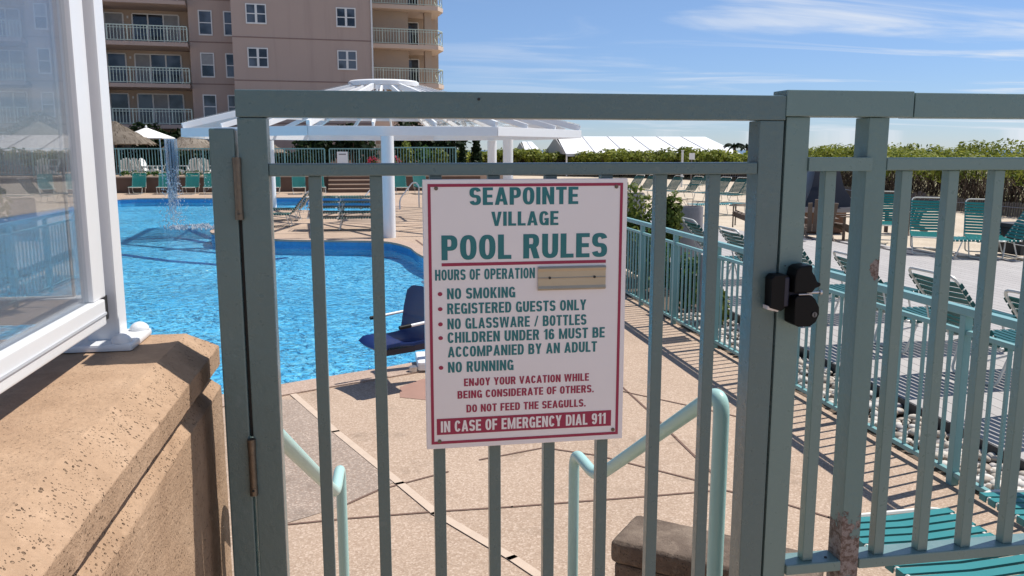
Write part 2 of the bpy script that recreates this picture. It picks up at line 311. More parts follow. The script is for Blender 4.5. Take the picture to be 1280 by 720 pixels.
# ------------------------------------------------------------------ mesh helpers
class MB:
    def __init__(s, mat=None): s.v = []; s.f = []; s.T = mat or Matrix()
    def add(s, vs, fs):
        o = len(s.v); s.v += [s.T @ Vector(p) for p in vs]; s.f += [tuple(i + o for i in f) for f in fs]; return s
    def box(s, x0, x1, y0, y1, z0, z1):
        return s.add([(x0, y0, z0), (x1, y0, z0), (x1, y1, z0), (x0, y1, z0), (x0, y0, z1), (x1, y0, z1), (x1, y1, z1), (x0, y1, z1)],
                     [(0, 3, 2, 1), (4, 5, 6, 7), (0, 1, 5, 4), (1, 2, 6, 5), (2, 3, 7, 6), (3, 0, 4, 7)])
    def bar(s, a, b, w, h, up=(0, 0, 1)):
        a = Vector(a); b = Vector(b); d = (b - a).normalized(); u = Vector(up)
        if abs(d.dot(u)) > .98: u = Vector((0, 1, 0))
        x = d.cross(u).normalized(); z = x.cross(d)
        vs = []
        for p in (a, b):
            for i, j in ((-1, -1), (1, -1), (1, 1), (-1, 1)): vs.append(p + x * (i * w / 2) + z * (j * h / 2))
        return s.add(vs, [(3, 2, 1, 0), (4, 5, 6, 7), (0, 1, 5, 4), (1, 2, 6, 5), (2, 3, 7, 6), (3, 0, 4, 7)])
    def tube(s, pts, r, seg=8, cap=True):
        pts = [Vector(p) for p in pts]; n = len(pts); vs = []; fs = []; x = None
        for i, p in enumerate(pts):
            d = ((pts[min(i + 1, n - 1)] - pts[max(i - 1, 0)])).normalized()
            if x is None:
                x = d.cross(Vector((0, 0, 1)) if abs(d.z) < .95 else Vector((1, 0, 0))).normalized()
            else: x = (x - d * x.dot(d)).normalized()
            y = d.cross(x); rr = r[i] if isinstance(r, (list, tuple)) else r
            for k in range(seg):
                a = 2 * math.pi * k / seg; vs.append(p + x * (rr * math.cos(a)) + y * (rr * math.sin(a)))
        for i in range(n - 1):
            for k in range(seg):
                fs.append((i * seg + k, i * seg + (k + 1) % seg, (i + 1) * seg + (k + 1) % seg, (i + 1) * seg + k))
        if cap: fs += [tuple(range(seg))[::-1], tuple((n - 1) * seg + k for k in range(seg))]
        return s.add(vs, fs)
    def lathe(s, prof, seg=24, o=(0, 0, 0), cap=True):
        vs = []; fs = []
        for r, z in prof:
            for k in range(seg):
                a = 2 * math.pi * k / seg; vs.append((o[0] + r * math.cos(a), o[1] + r * math.sin(a), o[2] + z))
        for i in range(len(prof) - 1):
            for k in range(seg): fs.append((i * seg + k, i * seg + (k + 1) % seg, (i + 1) * seg + (k + 1) % seg, (i + 1) * seg + k))
        if cap: fs += [tuple(range(seg))[::-1], tuple((len(prof) - 1) * seg + k for k in range(seg))]
        return s.add(vs, fs)
    def prism(s, poly, axis, a, b):
        # poly in the plane across `axis`; 'y': (x,z), 'x': (y,z), 'z': (x,y)
        def P(p, t): return {'y': (p[0], t, p[1]), 'x': (t, p[0], p[1]), 'z': (p[0], p[1], t)}[axis]
        n = len(poly); vs = [P(p, a) for p in poly] + [P(p, b) for p in poly]
        return s.add(vs, [tuple(range(n))[::-1], tuple(range(n, 2 * n))] + [(i, (i + 1) % n, n + (i + 1) % n, n + i) for i in range(n)])
    def build(s, name, mat, parent=None, bevel=0.0, smooth=False, seg=2):
        o = Vector((0, 0, 0)); p = parent
        while p is not None: o += p.location; p = p.parent
        me = bpy.data.meshes.new(name); me.from_pydata([tuple(Vector(v) - o) for v in s.v], [], s.f)
        bm = bmesh.new(); bm.from_mesh(me); bmesh.ops.recalc_face_normals(bm, faces=bm.faces)
        if bevel:
            es = [e for e in bm.edges if len(e.link_faces) == 2 and e.calc_face_angle(0) > .5]
            bmesh.ops.bevel(bm, geom=es, offset=bevel, segments=seg, profile=.6, affect='EDGES', clamp_overlap=True)
        bm.to_mesh(me); bm.free()
        if smooth:
            for f in me.polygons: f.use_smooth = True
            try: me.set_sharp_from_angle(angle=R(42))
            except Exception: pass
        me.materials.append(MATS[mat])
        ob = bpy.data.objects.new(name, me); C.objects.link(ob); ob.parent = parent
        return ob
def tag(o, label=None, cat=None, group=None, kind=None):
    if label: o['label'] = label
    if cat: o['category'] = cat
    if group: o['group'] = group
    if kind: o['kind'] = kind
    return o
def thing(name, loc, label, cat, group=None):
    o = bpy.data.objects.new(name, None); C.objects.link(o); o.location = loc; o.empty_display_size = .1
    return tag(o, label, cat, group)
KIDS = {}
def copy_tree(o, parent=None):
    c = o.copy(); C.objects.link(c); c.parent = parent
    for ch in [x for x in o.children]: copy_tree(ch, c)
    return c
def struct(name, mb, mat, **kw): return tag(mb.build(name, mat, **kw), kind='structure')
def smoothpath(pts, n=6, closed=False):
    P = [Vector(p) for p in pts]; out = []; N = len(P); rng = range(N if closed else N - 1)
    for i in rng:
        g = (lambda j: P[j % N]) if closed else (lambda j: P[max(0, min(N - 1, j))])
        a, b, c, d = g(i - 1), g(i), g(i + 1), g(i + 2)
        for t in range(n):
            t = t / n; out.append(.5 * ((2 * b) + (c - a) * t + (2 * a - 5 * b + 4 * c - d) * t * t + (3 * b - a - 3 * c + d) * t ** 3))
    if not closed: out.append(P[-1])
    return out
def arcbend(a, b, c, r, n=7):
    "points rounding the corner a-b-c with radius r"
    a, b, c = Vector(a), Vector(b), Vector(c); d1 = (a - b).normalized(); d2 = (c - b).normalized()
    p, q = b + d1 * r, b + d2 * r; return [(1 - t) ** 2 * p + 2 * t * (1 - t) * b + t * t * q for t in [i / n for i in range(n + 1)]]
def bentpath(pts, r, n=7):
    out = [Vector(pts[0])]
    for i in range(1, len(pts) - 1): out += arcbend(pts[i - 1], pts[i], pts[i + 1], r, n)
    return out + [Vector(pts[-1])]
def flat(name, outer, holes, z, mat, kind='structure'):
    cu = bpy.data.curves.new(name, 'CURVE'); cu.dimensions = '2D'; cu.fill_mode = 'BOTH'
    for ring in [outer] + holes:
        sp = cu.splines.new('POLY'); sp.points.add(len(ring) - 1); sp.use_cyclic_u = True
        for q, p in zip(sp.points, ring): q.co = (p[0], p[1], 0, 1)
    t = bpy.data.objects.new('tmp', cu); C.objects.link(t); dg = bpy.context.evaluated_depsgraph_get()
    me = bpy.data.meshes.new_from_object(t.evaluated_get(dg)); me.name = name
    bpy.data.objects.remove(t); bpy.data.curves.remove(cu)
    bm = bmesh.new(); bm.from_mesh(me)
    for f in bm.faces:
        if f.normal.z < 0: f.normal_flip()
    bm.to_mesh(me); bm.free()
    me.materials.clear(); me.materials.append(MATS[mat]); o = bpy.data.objects.new(name, me); C.objects.link(o); o.location.z = z
    return tag(o, kind=kind) if kind else o
def leaves(mb, centre, rad, n, size, rng, shell=.5, flatz=1.0, up=.3, aspect=1.8):
    cx, cy, cz = centre; rx, ry, rz = rad
    for _ in range(n):
        while True:
            d = Vector((rng.gauss(0, 1), rng.gauss(0, 1), rng.gauss(0, 1)))
            if d.length > .01: break
        d.normalize(); q = shell + (1 - shell) * rng.random() ** .6
        p = Vector((cx + d.x * rx * q, cy + d.y * ry * q, cz + d.z * rz * q))
        nrm = (d + Vector((rng.gauss(0, .6), rng.gauss(0, .6), rng.gauss(0, .6) + up))).normalized()
        t = nrm.cross(Vector((rng.gauss(0, 1), rng.gauss(0, 1), rng.gauss(0, 1)))).normalized(); b = nrm.cross(t)
        sz = size * rng.uniform(.6, 1.35); l = sz * aspect
        mb.add([p - t * l * .5, p + b * sz * .5 - t * l * .05, p + t * l * .5, p - b * sz * .5 - t * l * .05], [(0, 1, 2, 3)])

# ------------------------------------------------------------------ ground, pool, deck
pool = [(-8, 4.3), (-5, 5.2), (-1.17, 7.3), (.47, 8.13), (1.5, 9.0), (1.9, 10.5), (1.75, 13), (.98, 16.6), (.78, 18.2), (.3, 19.35), (-.65, 19.72), (-2.2, 20.2),
        (-3.5, 21.3), (-4.1, 22.6), (-4.0, 24.5), (-3.7, 27.5), (-3.2, 30.2), (-1.2, 29.4), (.2, 28.9), (.75, 30.6), (.72, 33.5), (.1, 36.4), (-2.0, 38), (-4.1, 38.3),
        (-6.8, 38.2), (-10.56, 38.2), (-11.2, 31.9), (-11.5, 28.3), (-12, 20), (-11.6, 9)]
PO = [(v.x, v.y) for v in smoothpath([(x, y, 0) for x, y in pool], 5, True)]
def offset(ring, d):
    n = len(ring); out = []
    for i in range(n):
        a, b, c = Vector(ring[i - 1]), Vector(ring[i]), Vector(ring[(i + 1) % n]); t = (c - a).normalized(); out.append((b.x + t.y * d, b.y - t.x * d))
    return out
BIG = [(4000 * math.cos(2 * math.pi * i / 48), 4000 * math.sin(2 * math.pi * i / 48)) for i in range(48)]
flat('ground', BIG, [offset(PO, .1)], -.03, 'sand')
sea = MB().add([(95, -600, 0), (3900, -3000, 0), (3900, 3900, 0), (-500, 3900, 0), (150, 240, 0)], [(0, 1, 2, 3, 4)])
s_ = struct('sea', sea, 'sea_water'); s_.location.z = -.02
flat('pool_deck', [(-34, -8), (3.60, -8), (3.60, 15.2), (6.5, 22), (7.5, 34), (7.2, 44.5), (-34, 44.5)], [offset(PO, .02)], 0.0, 'deck_concrete')
# grey panel of older concrete and red pavers by the lift
P4 = lambda *a, z=.003: [(v.x, v.y, z) for v in (gz(*p) for p in a)]
struct('grey_slab', MB().add(P4((352, 500), (373, 500), (500, 600), (431, 632), (340, 660)), [(0, 1, 2, 3, 4)]), 'deck_concrete_grey')
struct('red_paving', MB().add(P4((500, 484), (528, 474), (690, 452), (700, 478), (560, 503), (500, 497)), [(0, 1, 2, 3, 4, 5)]), 'red_pavers')
def strip(path, w, mat, name, z=.0065):
    mb = MB(); P = [gz(*p) for p in path]
    for a, b in zip(P, P[1:]):
        d = (b - a).normalized(); n = Vector((-d.y, d.x, 0)) * w / 2; e = d * w * .3
        mb.add([(*(a - n - e).xy, z), (*(b - n + e).xy, z), (*(b + n + e).xy, z), (*(a + n - e).xy, z)], [(0, 1, 2, 3)])
    return struct(name, mb, mat)
strip([(357, 485), (420, 540), (500, 605), (545, 642), (640, 698), (700, 738)], .055, 'pale_joint', 'paving_strip')
strip([(355, 491), (378, 487)], .04, 'pale_joint', 'paving_strip', .0085)
for q in ([(300, 662), (431, 649), (545, 640), (640, 634), (809, 621), (905, 613)], [(749, 570), (871, 601), (905, 612)], [(700, 430), (779, 485), (811, 514), (844, 547), (905, 606)],
          [(640, 470), (780, 490), (864, 508), (930, 523)], [(431, 632), (473, 613), (560, 590)], [(905, 613), (983, 631), (1036, 647), (1100, 664)], [(600, 575), (680, 560), (749, 570)],
          [(780, 360), (800, 372), (850, 384)], [(520, 300), (560, 330), (700, 430)], [(484, 270), (560, 280), (700, 262)], [(484, 256), (700, 250)], [(500, 290), (620, 285), (700, 283)], [(486, 284), (620, 276), (720, 270)]):
    strip(q, .018 if q[0][1] > 320 else .05, 'dark_joint', 'paving_joint', .0045)
# basin, coping, water
mb = MB(); n = len(PO)
mb.add([(x, y, -.34) for x, y in PO], [tuple(range(n))])
for a in range(n): b = (a + 1) % n; mb.add([(*PO[a], -.34), (*PO[b], -.34), (*PO[b], -.21), (*PO[a], -.21)], [(0, 1, 2, 3)])
struct('pool_basin', mb, 'pool_plaster')
mb = MB()
for a in range(n): b = (a + 1) % n; mb.add([(*PO[a], -.21), (*PO[b], -.21), (*PO[b], -.0), (*PO[a], -.0)], [(0, 1, 2, 3)])
struct('waterline_tiles', mb, 'pool_tile')
mb = MB(); I2 = offset(PO, -.03); O2 = offset(PO, .30)
for a in range(n):
    b = (a + 1) % n
    mb.add([(*I2[a], -.03), (*I2[b], -.03), (*I2[b], .014), (*I2[a], .014), (*O2[b], .014), (*O2[a], .014), (*O2[b], -.01), (*O2[a], -.01)], [(0, 1, 2, 3), (3, 2, 4, 5), (5, 4, 6, 7)])
struct('pool_coping', mb, 'coping_concrete')
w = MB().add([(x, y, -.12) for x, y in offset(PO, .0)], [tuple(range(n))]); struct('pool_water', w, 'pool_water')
for pth in ([(150, 300), (220, 297), (275, 306), (380, 312)], [(150, 318), (210, 326), (275, 331), (360, 322)], [(228, 283), (262, 298), (330, 309), (520, 325)]):
    pts = [gz(*p, -.336) for p in pth]; m = MB()
    for a, b in zip(pts, pts[1:]):
        d = (b - a).normalized(); q = Vector((-d.y, d.x, 0)) * .11; m.add([a - q, b - q, b + q, a + q], [(0, 1, 2, 3)])
    struct('pool_floor_line', m, 'pool_line_tile')

# landing and steps at the gate
struct('entry_landing', MB().box(-.36, .95, -3, 2.05, 0.002, .54), 'deck_concrete', bevel=.01)
mb = MB().box(-.36, .95, 2.052, 2.38, .002, .36); mb.box(-.36, .95, 2.382, 2.71, .002, .18); struct('entry_steps', mb, 'deck_concrete', bevel=.008)

# ------------------------------------------------------------------ stone wall with cap (turns a corner)
root = thing('stone_wall', (-.65, 1.0, 0), 'pitted tan stone wall with bevelled cap under the glass windbreak', 'wall')
# outline of the L in plan, inset function gives each profile ring
def Lring(d): return [(-.38 - d, -3.0), (-.38 - d, 2.11 - d), (-5.0, 2.11 - d), (-5.0, 1.62 + d), (-.86 + d, 1.62 + d), (-.86 + d, -3.0)]
def Lsolid(prof):
    m = MB(); rings = [[(x, y, z) for x, y in Lring(d)] for d, z in prof]
    for r0, r1 in zip(rings, rings[1:]):
        for i in range(6):
            j = (i + 1) % 6; m.add([r0[i], r0[j], r1[j], r1[i]], [(0, 1, 2, 3)])
    m.add(rings[0], [(5, 4, 3, 2), (5, 2, 1, 0)]); m.add(rings[-1], [(2, 3, 4, 5), (0, 1, 2, 5)])
    bmx = m; return bmx
from mathutils import noise as mnoise
def finish(o, bev):
    bm = bmesh.new(); bm.from_mesh(o.data); bmesh.ops.remove_doubles(bm, verts=bm.verts, dist=1e-4); bmesh.ops.recalc_face_normals(bm, faces=bm.faces)
    es = [e for e in bm.edges if len(e.link_faces) == 2 and e.calc_face_angle(0) > .3]
    bmesh.ops.bevel(bm, geom=es, offset=bev, segments=2, profile=.5, affect='EDGES', clamp_overlap=True)
    bmesh.ops.subdivide_edges(bm, edges=[e for e in bm.edges if e.calc_length() > .4], cuts=240 if o.name.startswith(('cap', 'wall')) else 40)
    bmesh.ops.subdivide_edges(bm, edges=[e for e in bm.edges if .05 < e.calc_length() < .4], cuts=5)
    for v in bm.verts:
        p = v.co + o.parent.location
        d = mnoise.noise_vector(p * 38) * .0011 + mnoise.noise_vector(p * 9) * .0006 + mnoise.noise_vector(p * 110) * .0009; v.co += d
    bm.to_mesh(o.data); bm.free()
finish(Lsolid([(.035, 1.543), (0, 1.556), (0, 1.603), (.062, 1.65)]).build('cap', 'wall_stone', root), .0015)
finish(Lsolid([(0, 0.0), (0, 1.502), (.034, 1.541)]).build('wall_body', 'wall_stone', root), .0015)

# ------------------------------------------------------------------ glass windbreak on the wall
root = thing('glass_windbreak', (-.59, 1.96, 1.65), 'white framed glass windbreak bolted to the stone wall cap', 'windbreak')
MB().box(-.622, -.556, 1.928, 1.992, 1.665, 3.2).build('post', 'white_vinyl', root, bevel=.004)
MB().box(-.665, -.518, 1.876, 2.05, 1.651, 1.667).build('base_plate', 'white_vinyl', root, bevel=.006)
for x, y in ((-.54, 2.028), (-.545, 1.90)):
    MB().lathe([(.021, 0), (.021, .006), (.017, .012), (.010, .017), (.003, .019)], 16, (x, y, 1.667)).build('bolt_cap', 'white_vinyl', root, smooth=True)
o = MB().box(-.605, -.562, -.6, 1.868, 1.714, 1.768).build('bottom_rail', 'white_vinyl', root, bevel=.003)
MB().box(-.5615, -.5595, -.6, 1.866, 1.736, 1.741).build('rail_groove', 'tent_seam', o)
MB().lathe([(.009, 0), (.009, .004), (.004, .006)], 12).build('screw', 'steel', o)
sc_ = o.children[-1]; sc_.location = Vector((-.5595, 1.853, 1.725)) - root.location; sc_.rotation_euler = (0, R(90), 0)
MB().box(-.601, -.575, 1.868, 1.927, 1.715, 1.767).build('rail_bracket', 'dark_gasket', root)
MB().box(-.594, -.570, 1.822, 1.902, 1.7685, 3.2).build('side_frame', 'white_vinyl', root, bevel=.003)
MB().box(-.586, -.580, -.6, 1.824, 1.769, 3.2).build('glass_pane', 'screen_glass', root)
root = thing('glass_windbreak', (-2.0, 2.03, 1.65), 'second windbreak pane along the pool side, seen through the first', 'windbreak')
MB().box(-4.5, -.63, 2.0, 2.045, 1.692, 1.75).build('bottom_rail', 'white_vinyl', root, bevel=.003)
MB().box(-4.5, -.672, 2.019, 2.025, 1.751, 3.2).build('glass_pane', 'screen_glass', root)
MB().box(-.676, -.672, 2.017, 2.027, 1.751, 3.2).build('edge_seal', 'grey_cover', root)

# ------------------------------------------------------------------ gate
GY = 1.85
tag(MB().box(-.33, -.279, GY, GY + .145, .0, 2.124).build('gate_post', 'gate_paint', bevel=.004), 'thick grey green hinge post standing against the stone wall', 'post')
gate = thing('pool_gate', (.33, GY + .03, .56), 'closed grey green metal gate carrying the pool rules sign', 'gate')
st = MB().box(-.272, -.213, GY, GY + .055, .62, 2.146).build('stile', 'gate_paint', gate, bevel=.0022)
MB().box(.888, .947, GY, GY + .06, .62, 2.146).build('stile', 'gate_paint', gate, bevel=.0022)
MB().box(-.274, .949, GY - .002, GY + .057, 2.147, 2.203).build('top_rail', 'gate_paint', gate, bevel=.0022)
MB().box(-.212, .887, GY + .001, GY + .05, 2.024, 2.051).build('middle_rail', 'gate_paint', gate, bevel=.003)
MB().box(-.212, .887, GY + .002, GY + .05, .64, .70).build('bottom_rail', 'gate_paint', gate, bevel=.003)
for i in range(8):
    x = -.119 + i * .1296
    MB().box(x - .0135, x + .0135, GY + .010, GY + .036, .70, 2.024).build('picket', 'gate_paint', gate, bevel=.002)
for z0 in (1.938, 1.324):
    h = MB().tube([(-.2755, GY - .006, z0), (-.2755, GY - .006, z0 + .122)], .0085, 14).build('hinge', 'brass', gate, smooth=True)
    MB().tube([(-.2755, GY - .006, z0 - .004), (-.2755, GY - .006, z0 + .014)], .0092, 14).tube([(-.2755, GY - .006, z0 + .104), (-.2755, GY - .006, z0 + .126)], .0092, 14).build('knuckle', 'brass', h, smooth=True)
    MB().lathe([(.003, 0), (.003, .002)], 10, (-.2755, GY - .0165, z0 + .008)).build('pin_hole', 'dark_gasket', h)
MB().box(-.2785, -.2735, GY + .012, GY + .04, 1.45, 1.94).build('gap_strip', 'dark_gasket', gate)
MB().tube([(.235, GY - .0035, 2.188), (.235, GY - .0022, 2.188)], .0032, 10).build('screw_hole', 'dark_gasket', gate)
# striker of the latch on the gate
kp = MB().prism([(.919, 1.712), (.946, 1.704), (.961, 1.716), (.966, 1.742), (.962, 1.786), (.955, 1.791), (.926, 1.791), (.918, 1.782)], 'y', GY - .036, GY - .0005).build('latch_striker', 'black_plastic', gate, bevel=.003)
MB().prism([(.916, 1.707), (.944, 1.7005), (.944, 1.709), (.916, 1.716)], 'y', GY - .026, GY - .0005).build('clear_gasket', 'sign_white', kp, bevel=.001)
MB().box(.951, .963, GY - .037, GY - .004, 1.715, 1.785).build('striker_edge', 'navy_plastic', kp, bevel=.003)

# ------------------------------------------------------------------ fence beside the gate
fence = thing('entry_fence', (1.6, GY + .03, 0), 'grey green metal fence right of the gate with peeling rusty post', 'fence')
MB().box(.955, 1.014, GY + .004, GY + .06, 0.0, 2.155).build('stile', 'fence_paint_lit', fence, bevel=.0022)
MB().box(1.164, 1.216, GY + .003, GY + .062, 0.0, 2.155).build('post', 'worn_paint', fence, bevel=.0022)
MB().box(.949, 1.271, GY - .004, GY + .066, 2.156, 2.216).build('top_rail', 'fence_paint_lit', fence, bevel=.0022)
MB().box(1.275, 3.3, GY - .002, GY + .062, 2.155, 2.213).build('top_rail', 'fence_paint_lit', fence, bevel=.0022)
MB().box(1.0145, 1.1765, GY - .001, GY + .002, 2.030, 2.062).box(1.0145, 1.1635, GY + .002, GY + .045, 2.030, 2.062).build('middle_rail', 'fence_paint_lit', fence, bevel=.001)
MB().box(1.2165, 3.3, GY + .001, GY + .046, 2.031, 2.061).build('middle_rail', 'fence_paint_lit', fence, bevel=.003)
MB().box(1.0145, 1.1635, GY - .003, GY + .062, 1.011, 1.038).build('bottom_rail', 'fence_paint_lit', fence, bevel=.003)
MB().box(1.2165, 3.3, GY - .001, GY + .062, 1.011, 1.039).build('bottom_rail', 'fence_paint_lit', fence, bevel=.003)
for x in [1.0795] + [1.279 + .1255 * i for i in range(15)]:
    MB().box(x - .014, x + .014, GY + .012, GY + .04, 1.039, 2.030).build('picket', 'fence_paint_lit', fence, bevel=.002)
MB().lathe([(.004, 0), (.004, .0015)], 10, (1.135, GY + .022, 1.0385)).build('screw_hole', 'dark_gasket', fence)
# latch body
lt = MB().prism([(.972, 1.675), (.983, 1.668), (1.012, 1.668), (1.026, 1.678), (1.034, 1.697), (1.033, 1.714), (1.022, 1.734), (1.012, 1.742), (.976, 1.742), (.971, 1.735)], 'y', GY - .052, GY - .001).build('latch', 'black_plastic', fence, bevel=.0022)
MB().prism([(.970, 1.748), (1.016, 1.748), (1.022, 1.758), (1.036, 1.763), (1.037, 1.771), (1.028, 1.773), (1.020, 1.790), (1.013, 1.798), (1.013, 1.814), (.984, 1.812), (.975, 1.806), (.971, 1.79)], 'y', GY - .048, GY - .001).build('latch_hood', 'black_plastic', lt, bevel=.004)
MB().prism([(.962, 1.741), (1.012, 1.741), (1.012, 1.748), (.962, 1.748)], 'y', GY - .030, GY - .003).build('latch_neck', 'navy_plastic', lt)
MB().tube([(.98, GY - .05, 1.7455), (1.012, GY - .05, 1.7455)], .0018, 8).build('spring_pin', 'steel', lt)
MB().tube([(1.010, GY - .03, 1.746), (1.043, GY - .03, 1.746)], .0035, 10).tube([(1.043, GY - .03, 1.746), (1.048, GY - .03, 1.746)], .0072, 10).build('bolt', 'steel', lt, smooth=True)
kc = MB().tube([(1.021, GY - .0515, 1.697), (1.021, GY - .0545, 1.697)], .0062, 18).build('key_cylinder', 'dull_steel', lt)
MB().box(1.0203, 1.0217, GY - .056, GY - .0546, 1.6925, 1.7015).build('key_slot', 'dark_gasket', kc)
MB().lathe([(.0022, 0), (.0022, .002)], 8, (.968, GY - .001, 1.806)).build('screw_hole', 'dark_gasket', fence)

# ------------------------------------------------------------------ sign
SY = GY - .004
sign = thing('pool_rules_sign', (.34, SY, 1.4), 'white pool rules sign with teal and red lettering screwed to the gate', 'sign')
MB().box(.110, .5715, SY - .006, GY + .009, 1.404, 2.016).build('board', 'sign_white', sign, bevel=.0015)
SF = SY - .0063
def frame(x0, x1, z0, z1, w, name, mat):
    m = MB()
    for a in ((x0, x1, z1 - w, z1), (x0, x1, z0, z0 + w), (x0, x0 + w, z0 + w, z1 - w), (x1 - w, x1, z0 + w, z1 - w)): m.box(a[0], a[1], SF - .0004, SF + .0001, a[2], a[3])
    return m.build(name, mat, sign)
frame(.1205, .5605, 1.4155, 2.0065, .0065, 'red_border', 'sign_red')
SV, SH = .205, .165      # stem and bar weights of the heavy condensed capitals, cap height 1
def sup(a, b, t, e=2.5):
    c, q = math.cos(t), math.sin(t); return (math.copysign(abs(c) ** (2 / e), c) * a, math.copysign(abs(q) ** (2 / e), q) * b)
def band(o, i): return [[o[k], o[k + 1], i[k + 1], i[k]] for k in range(len(o) - 1)]
def ring(x0, x1, y0, y1, t0, t1, n=20):
    cx, cy, a, b = (x0 + x1) / 2, (y0 + y1) / 2, (x1 - x0) / 2, (y1 - y0) / 2; T_ = [R(t0 + (t1 - t0) * k / n) for k in range(n + 1)]
    return band([(cx + p[0], cy + p[1]) for p in (sup(a, b, t) for t in T_)], [(cx + p[0], cy + p[1]) for p in (sup(a - SV, b - SH, t) for t in T_)])
def bowl(x0, x1, y0, y1, n=14):
    cy, b = (y0 + y1) / 2, (y1 - y0) / 2; a = min(b * .85, (x1 - x0) * .8); xm = x1 - a; T_ = [R(90 - 180 * k / n) for k in range(n + 1)]
    o = [(x0, y1)] + [(xm + p[0], cy + p[1]) for p in (sup(a, b, t) for t in T_)] + [(x0, y0)]
    i = [(x0, y1 - SH)] + [(xm + p[0], cy + p[1]) for p in (sup(a - SV, b - SH, t) for t in T_)] + [(x0, y0 + SH)]
    return band(o, i)
def rc(x0, x1, y0, y1): return [[(x0, y0), (x1, y0), (x1, y1), (x0, y1)]]
def dg(xa, xb, w, y0=0, y1=1): return [[(xa, y0), (xa + w, y0), (xb + w, y1), (xb, y1)]]
def cup(w, d=.36, left=1.0):
    T_ = [R(180 + 180 * k / 14) for k in range(15)]
    o = [(0, left)] + [(w / 2 + p[0], d + p[1]) for p in (sup(w / 2, d, t) for t in T_)] + [(w, 1)]
    i = [(SV, left)] + [(w / 2 + p[0], d + p[1]) for p in (sup(w / 2 - SV, d - SH, t) for t in T_)] + [(w - SV, 1)]
    return band(o, i)
W_ = .56; ST = rc(0, SV, 0, 1)
GL = {'E': (.48, ST + rc(SV, .48, 0, SH) + rc(SV, .45, .42, .42 + SH) + rc(SV, .48, 1 - SH, 1)), 'F': (.46, ST + rc(SV, .44, .40, .40 + SH) + rc(SV, .46, 1 - SH, 1)),
      'L': (.46, ST + rc(SV, .46, 0, SH)), 'T': (.52, rc(.26 - SV / 2, .26 + SV / 2, 0, 1 - SH) + rc(0, .52, 1 - SH, 1)), 'I': (SV, ST), 'H': (W_, ST + rc(W_ - SV, W_, 0, 1) + rc(SV, W_ - SV, .42, .42 + SH)),
      'N': (.58, ST + rc(.58 - SV, .58, 0, 1) + [[(SV, 1), (SV, .55), (.58 - SV, 0), (.58 - SV, .45)]]), 'M': (.76, ST + rc(.76 - SV, .76, 0, 1) + [[(SV, 1), (SV, .55), (.32, 0), (.38, .30)], [(.76 - SV, 1), (.38, .30), (.44, 0), (.76 - SV, .55)], [(.32, 0), (.44, 0), (.38, .30)]]),
      'A': (.62, [[(0, 0), (.20, 0), (.355, .80), (.41, 1), (.21, 1)], [(.42, 0), (.62, 0), (.41, 1), (.30, 1), (.30, .72)]] + rc(.17, .45, .19, .19 + SH * .9)), 'V': (.60, [[(0, 1), (.20, 1), (.30, .32), (.40, 0), (.20, 0)], [(.40, 1), (.60, 1), (.40, 0), (.28, 0), (.28, .22)]]),
      'W': (.90, [[(0, 1), (.20, 1), (.255, .36), (.33, 0), (.15, 0)], [(.255, .36), (.35, 1), (.45, 1), (.45, .72), (.33, 0), (.2, 0)], [(.70, 1), (.90, 1), (.75, 0), (.57, 0), (.645, .36)], [(.645, .36), (.7, 0), (.57, 0), (.45, .72), (.45, 1), (.55, 1)]]),
      'Y': (.58, rc(.29 - SV / 2, .29 + SV / 2, 0, .42) + [[(0, 1), (.21, 1), (.31, .58), (.29 + SV / 2, .42), (.29 - SV / 2, .42)], [(.37, 1), (.58, 1), (.29 + SV / 2, .42), (.24, .42), (.27, .58)]]),
      'K': (.58, ST + [[(.18, .42), (.35, 1), (.57, 1), (.33, .52), (.20, .28)], [(.22, .50), (.36, .58), (.59, 0), (.36, 0)]]),
      'O': (W_, ring(0, W_, 0, 1, 0, 360, 32)), 'C': (.55, ring(0, .55, 0, 1, 28, 332, 26)), 'G': (.56, ring(0, .56, 0, 1, 28, 335, 26) + rc(.30, .56, .36, .36 + SH * .9) + rc(.56 - SV * .85, .56, .0, .37)),
      'D': (W_, ST + bowl(SV, W_, 0, 1)), 'P': (.54, ST + bowl(SV, .54, .38, 1)), 'R': (.57, ST + bowl(SV, .55, .42, 1) + [[(.24, .46), (.45, .46), (.57, 0), (.355, 0)]]), 'B': (.56, ST + bowl(SV, .53, .43, 1) + bowl(SV, .56, 0, .43 + SH)),
      'S': (.54, ring(0, .54, .4175, 1, 12, 270, 20) + ring(0, .54, 0, .5825, 90, -168, 20)), 'U': (W_, cup(W_)), 'J': (.46, cup(.46, .32, .42)),
      '1': (.34, rc(.34 - SV, .34, 0, 1) + [[(0, .70), (.34 - SV, .78), (.34 - SV, 1), (.10, .86), (0, .84)]]), '6': (.52, ring(0, .52, 0, .62, 0, 360, 26) + ring(0, .52, 0, 1, 30, 205, 18)), '9': (.52, ring(0, .52, .38, 1, 0, 360, 26) + ring(0, .52, 0, 1, 210, 385, 18)),
      '/': (.40, dg(0, .26, .14)), '.': (SV * .9, rc(0, SV * .9, 0, SH * 1.1)), ' ': (.24, [])}
def lettering(txt, x0, x1, zc, cap, mat, bold=0, parent=sign, sub=0.0):
    x = 0.0; ps = []
    for ch in txt:
        w, polys = GL[ch]; ps += [([(px_ + x, py_) for px_, py_ in p], k) for k, p in enumerate(polys)]; x += w + .085
    tot = x - .085; m = MB()
    for p, k in ps:
        m.add([(x0 + q[0] / tot * (x1 - x0), SF - .0003 - sub - k * 4e-6, zc + (q[1] - .5) * cap) for q in p], [tuple(range(len(p)))])
    me_ = m.build('lettering', mat, parent)
    for f in me_.data.polygons:
        if f.normal.y > 0: f.flip()
    return me_
T, RD = 'sign_teal', 'sign_red'
lettering('SEAPOINTE', .212, .457, 1.979, .0385, T, .03)
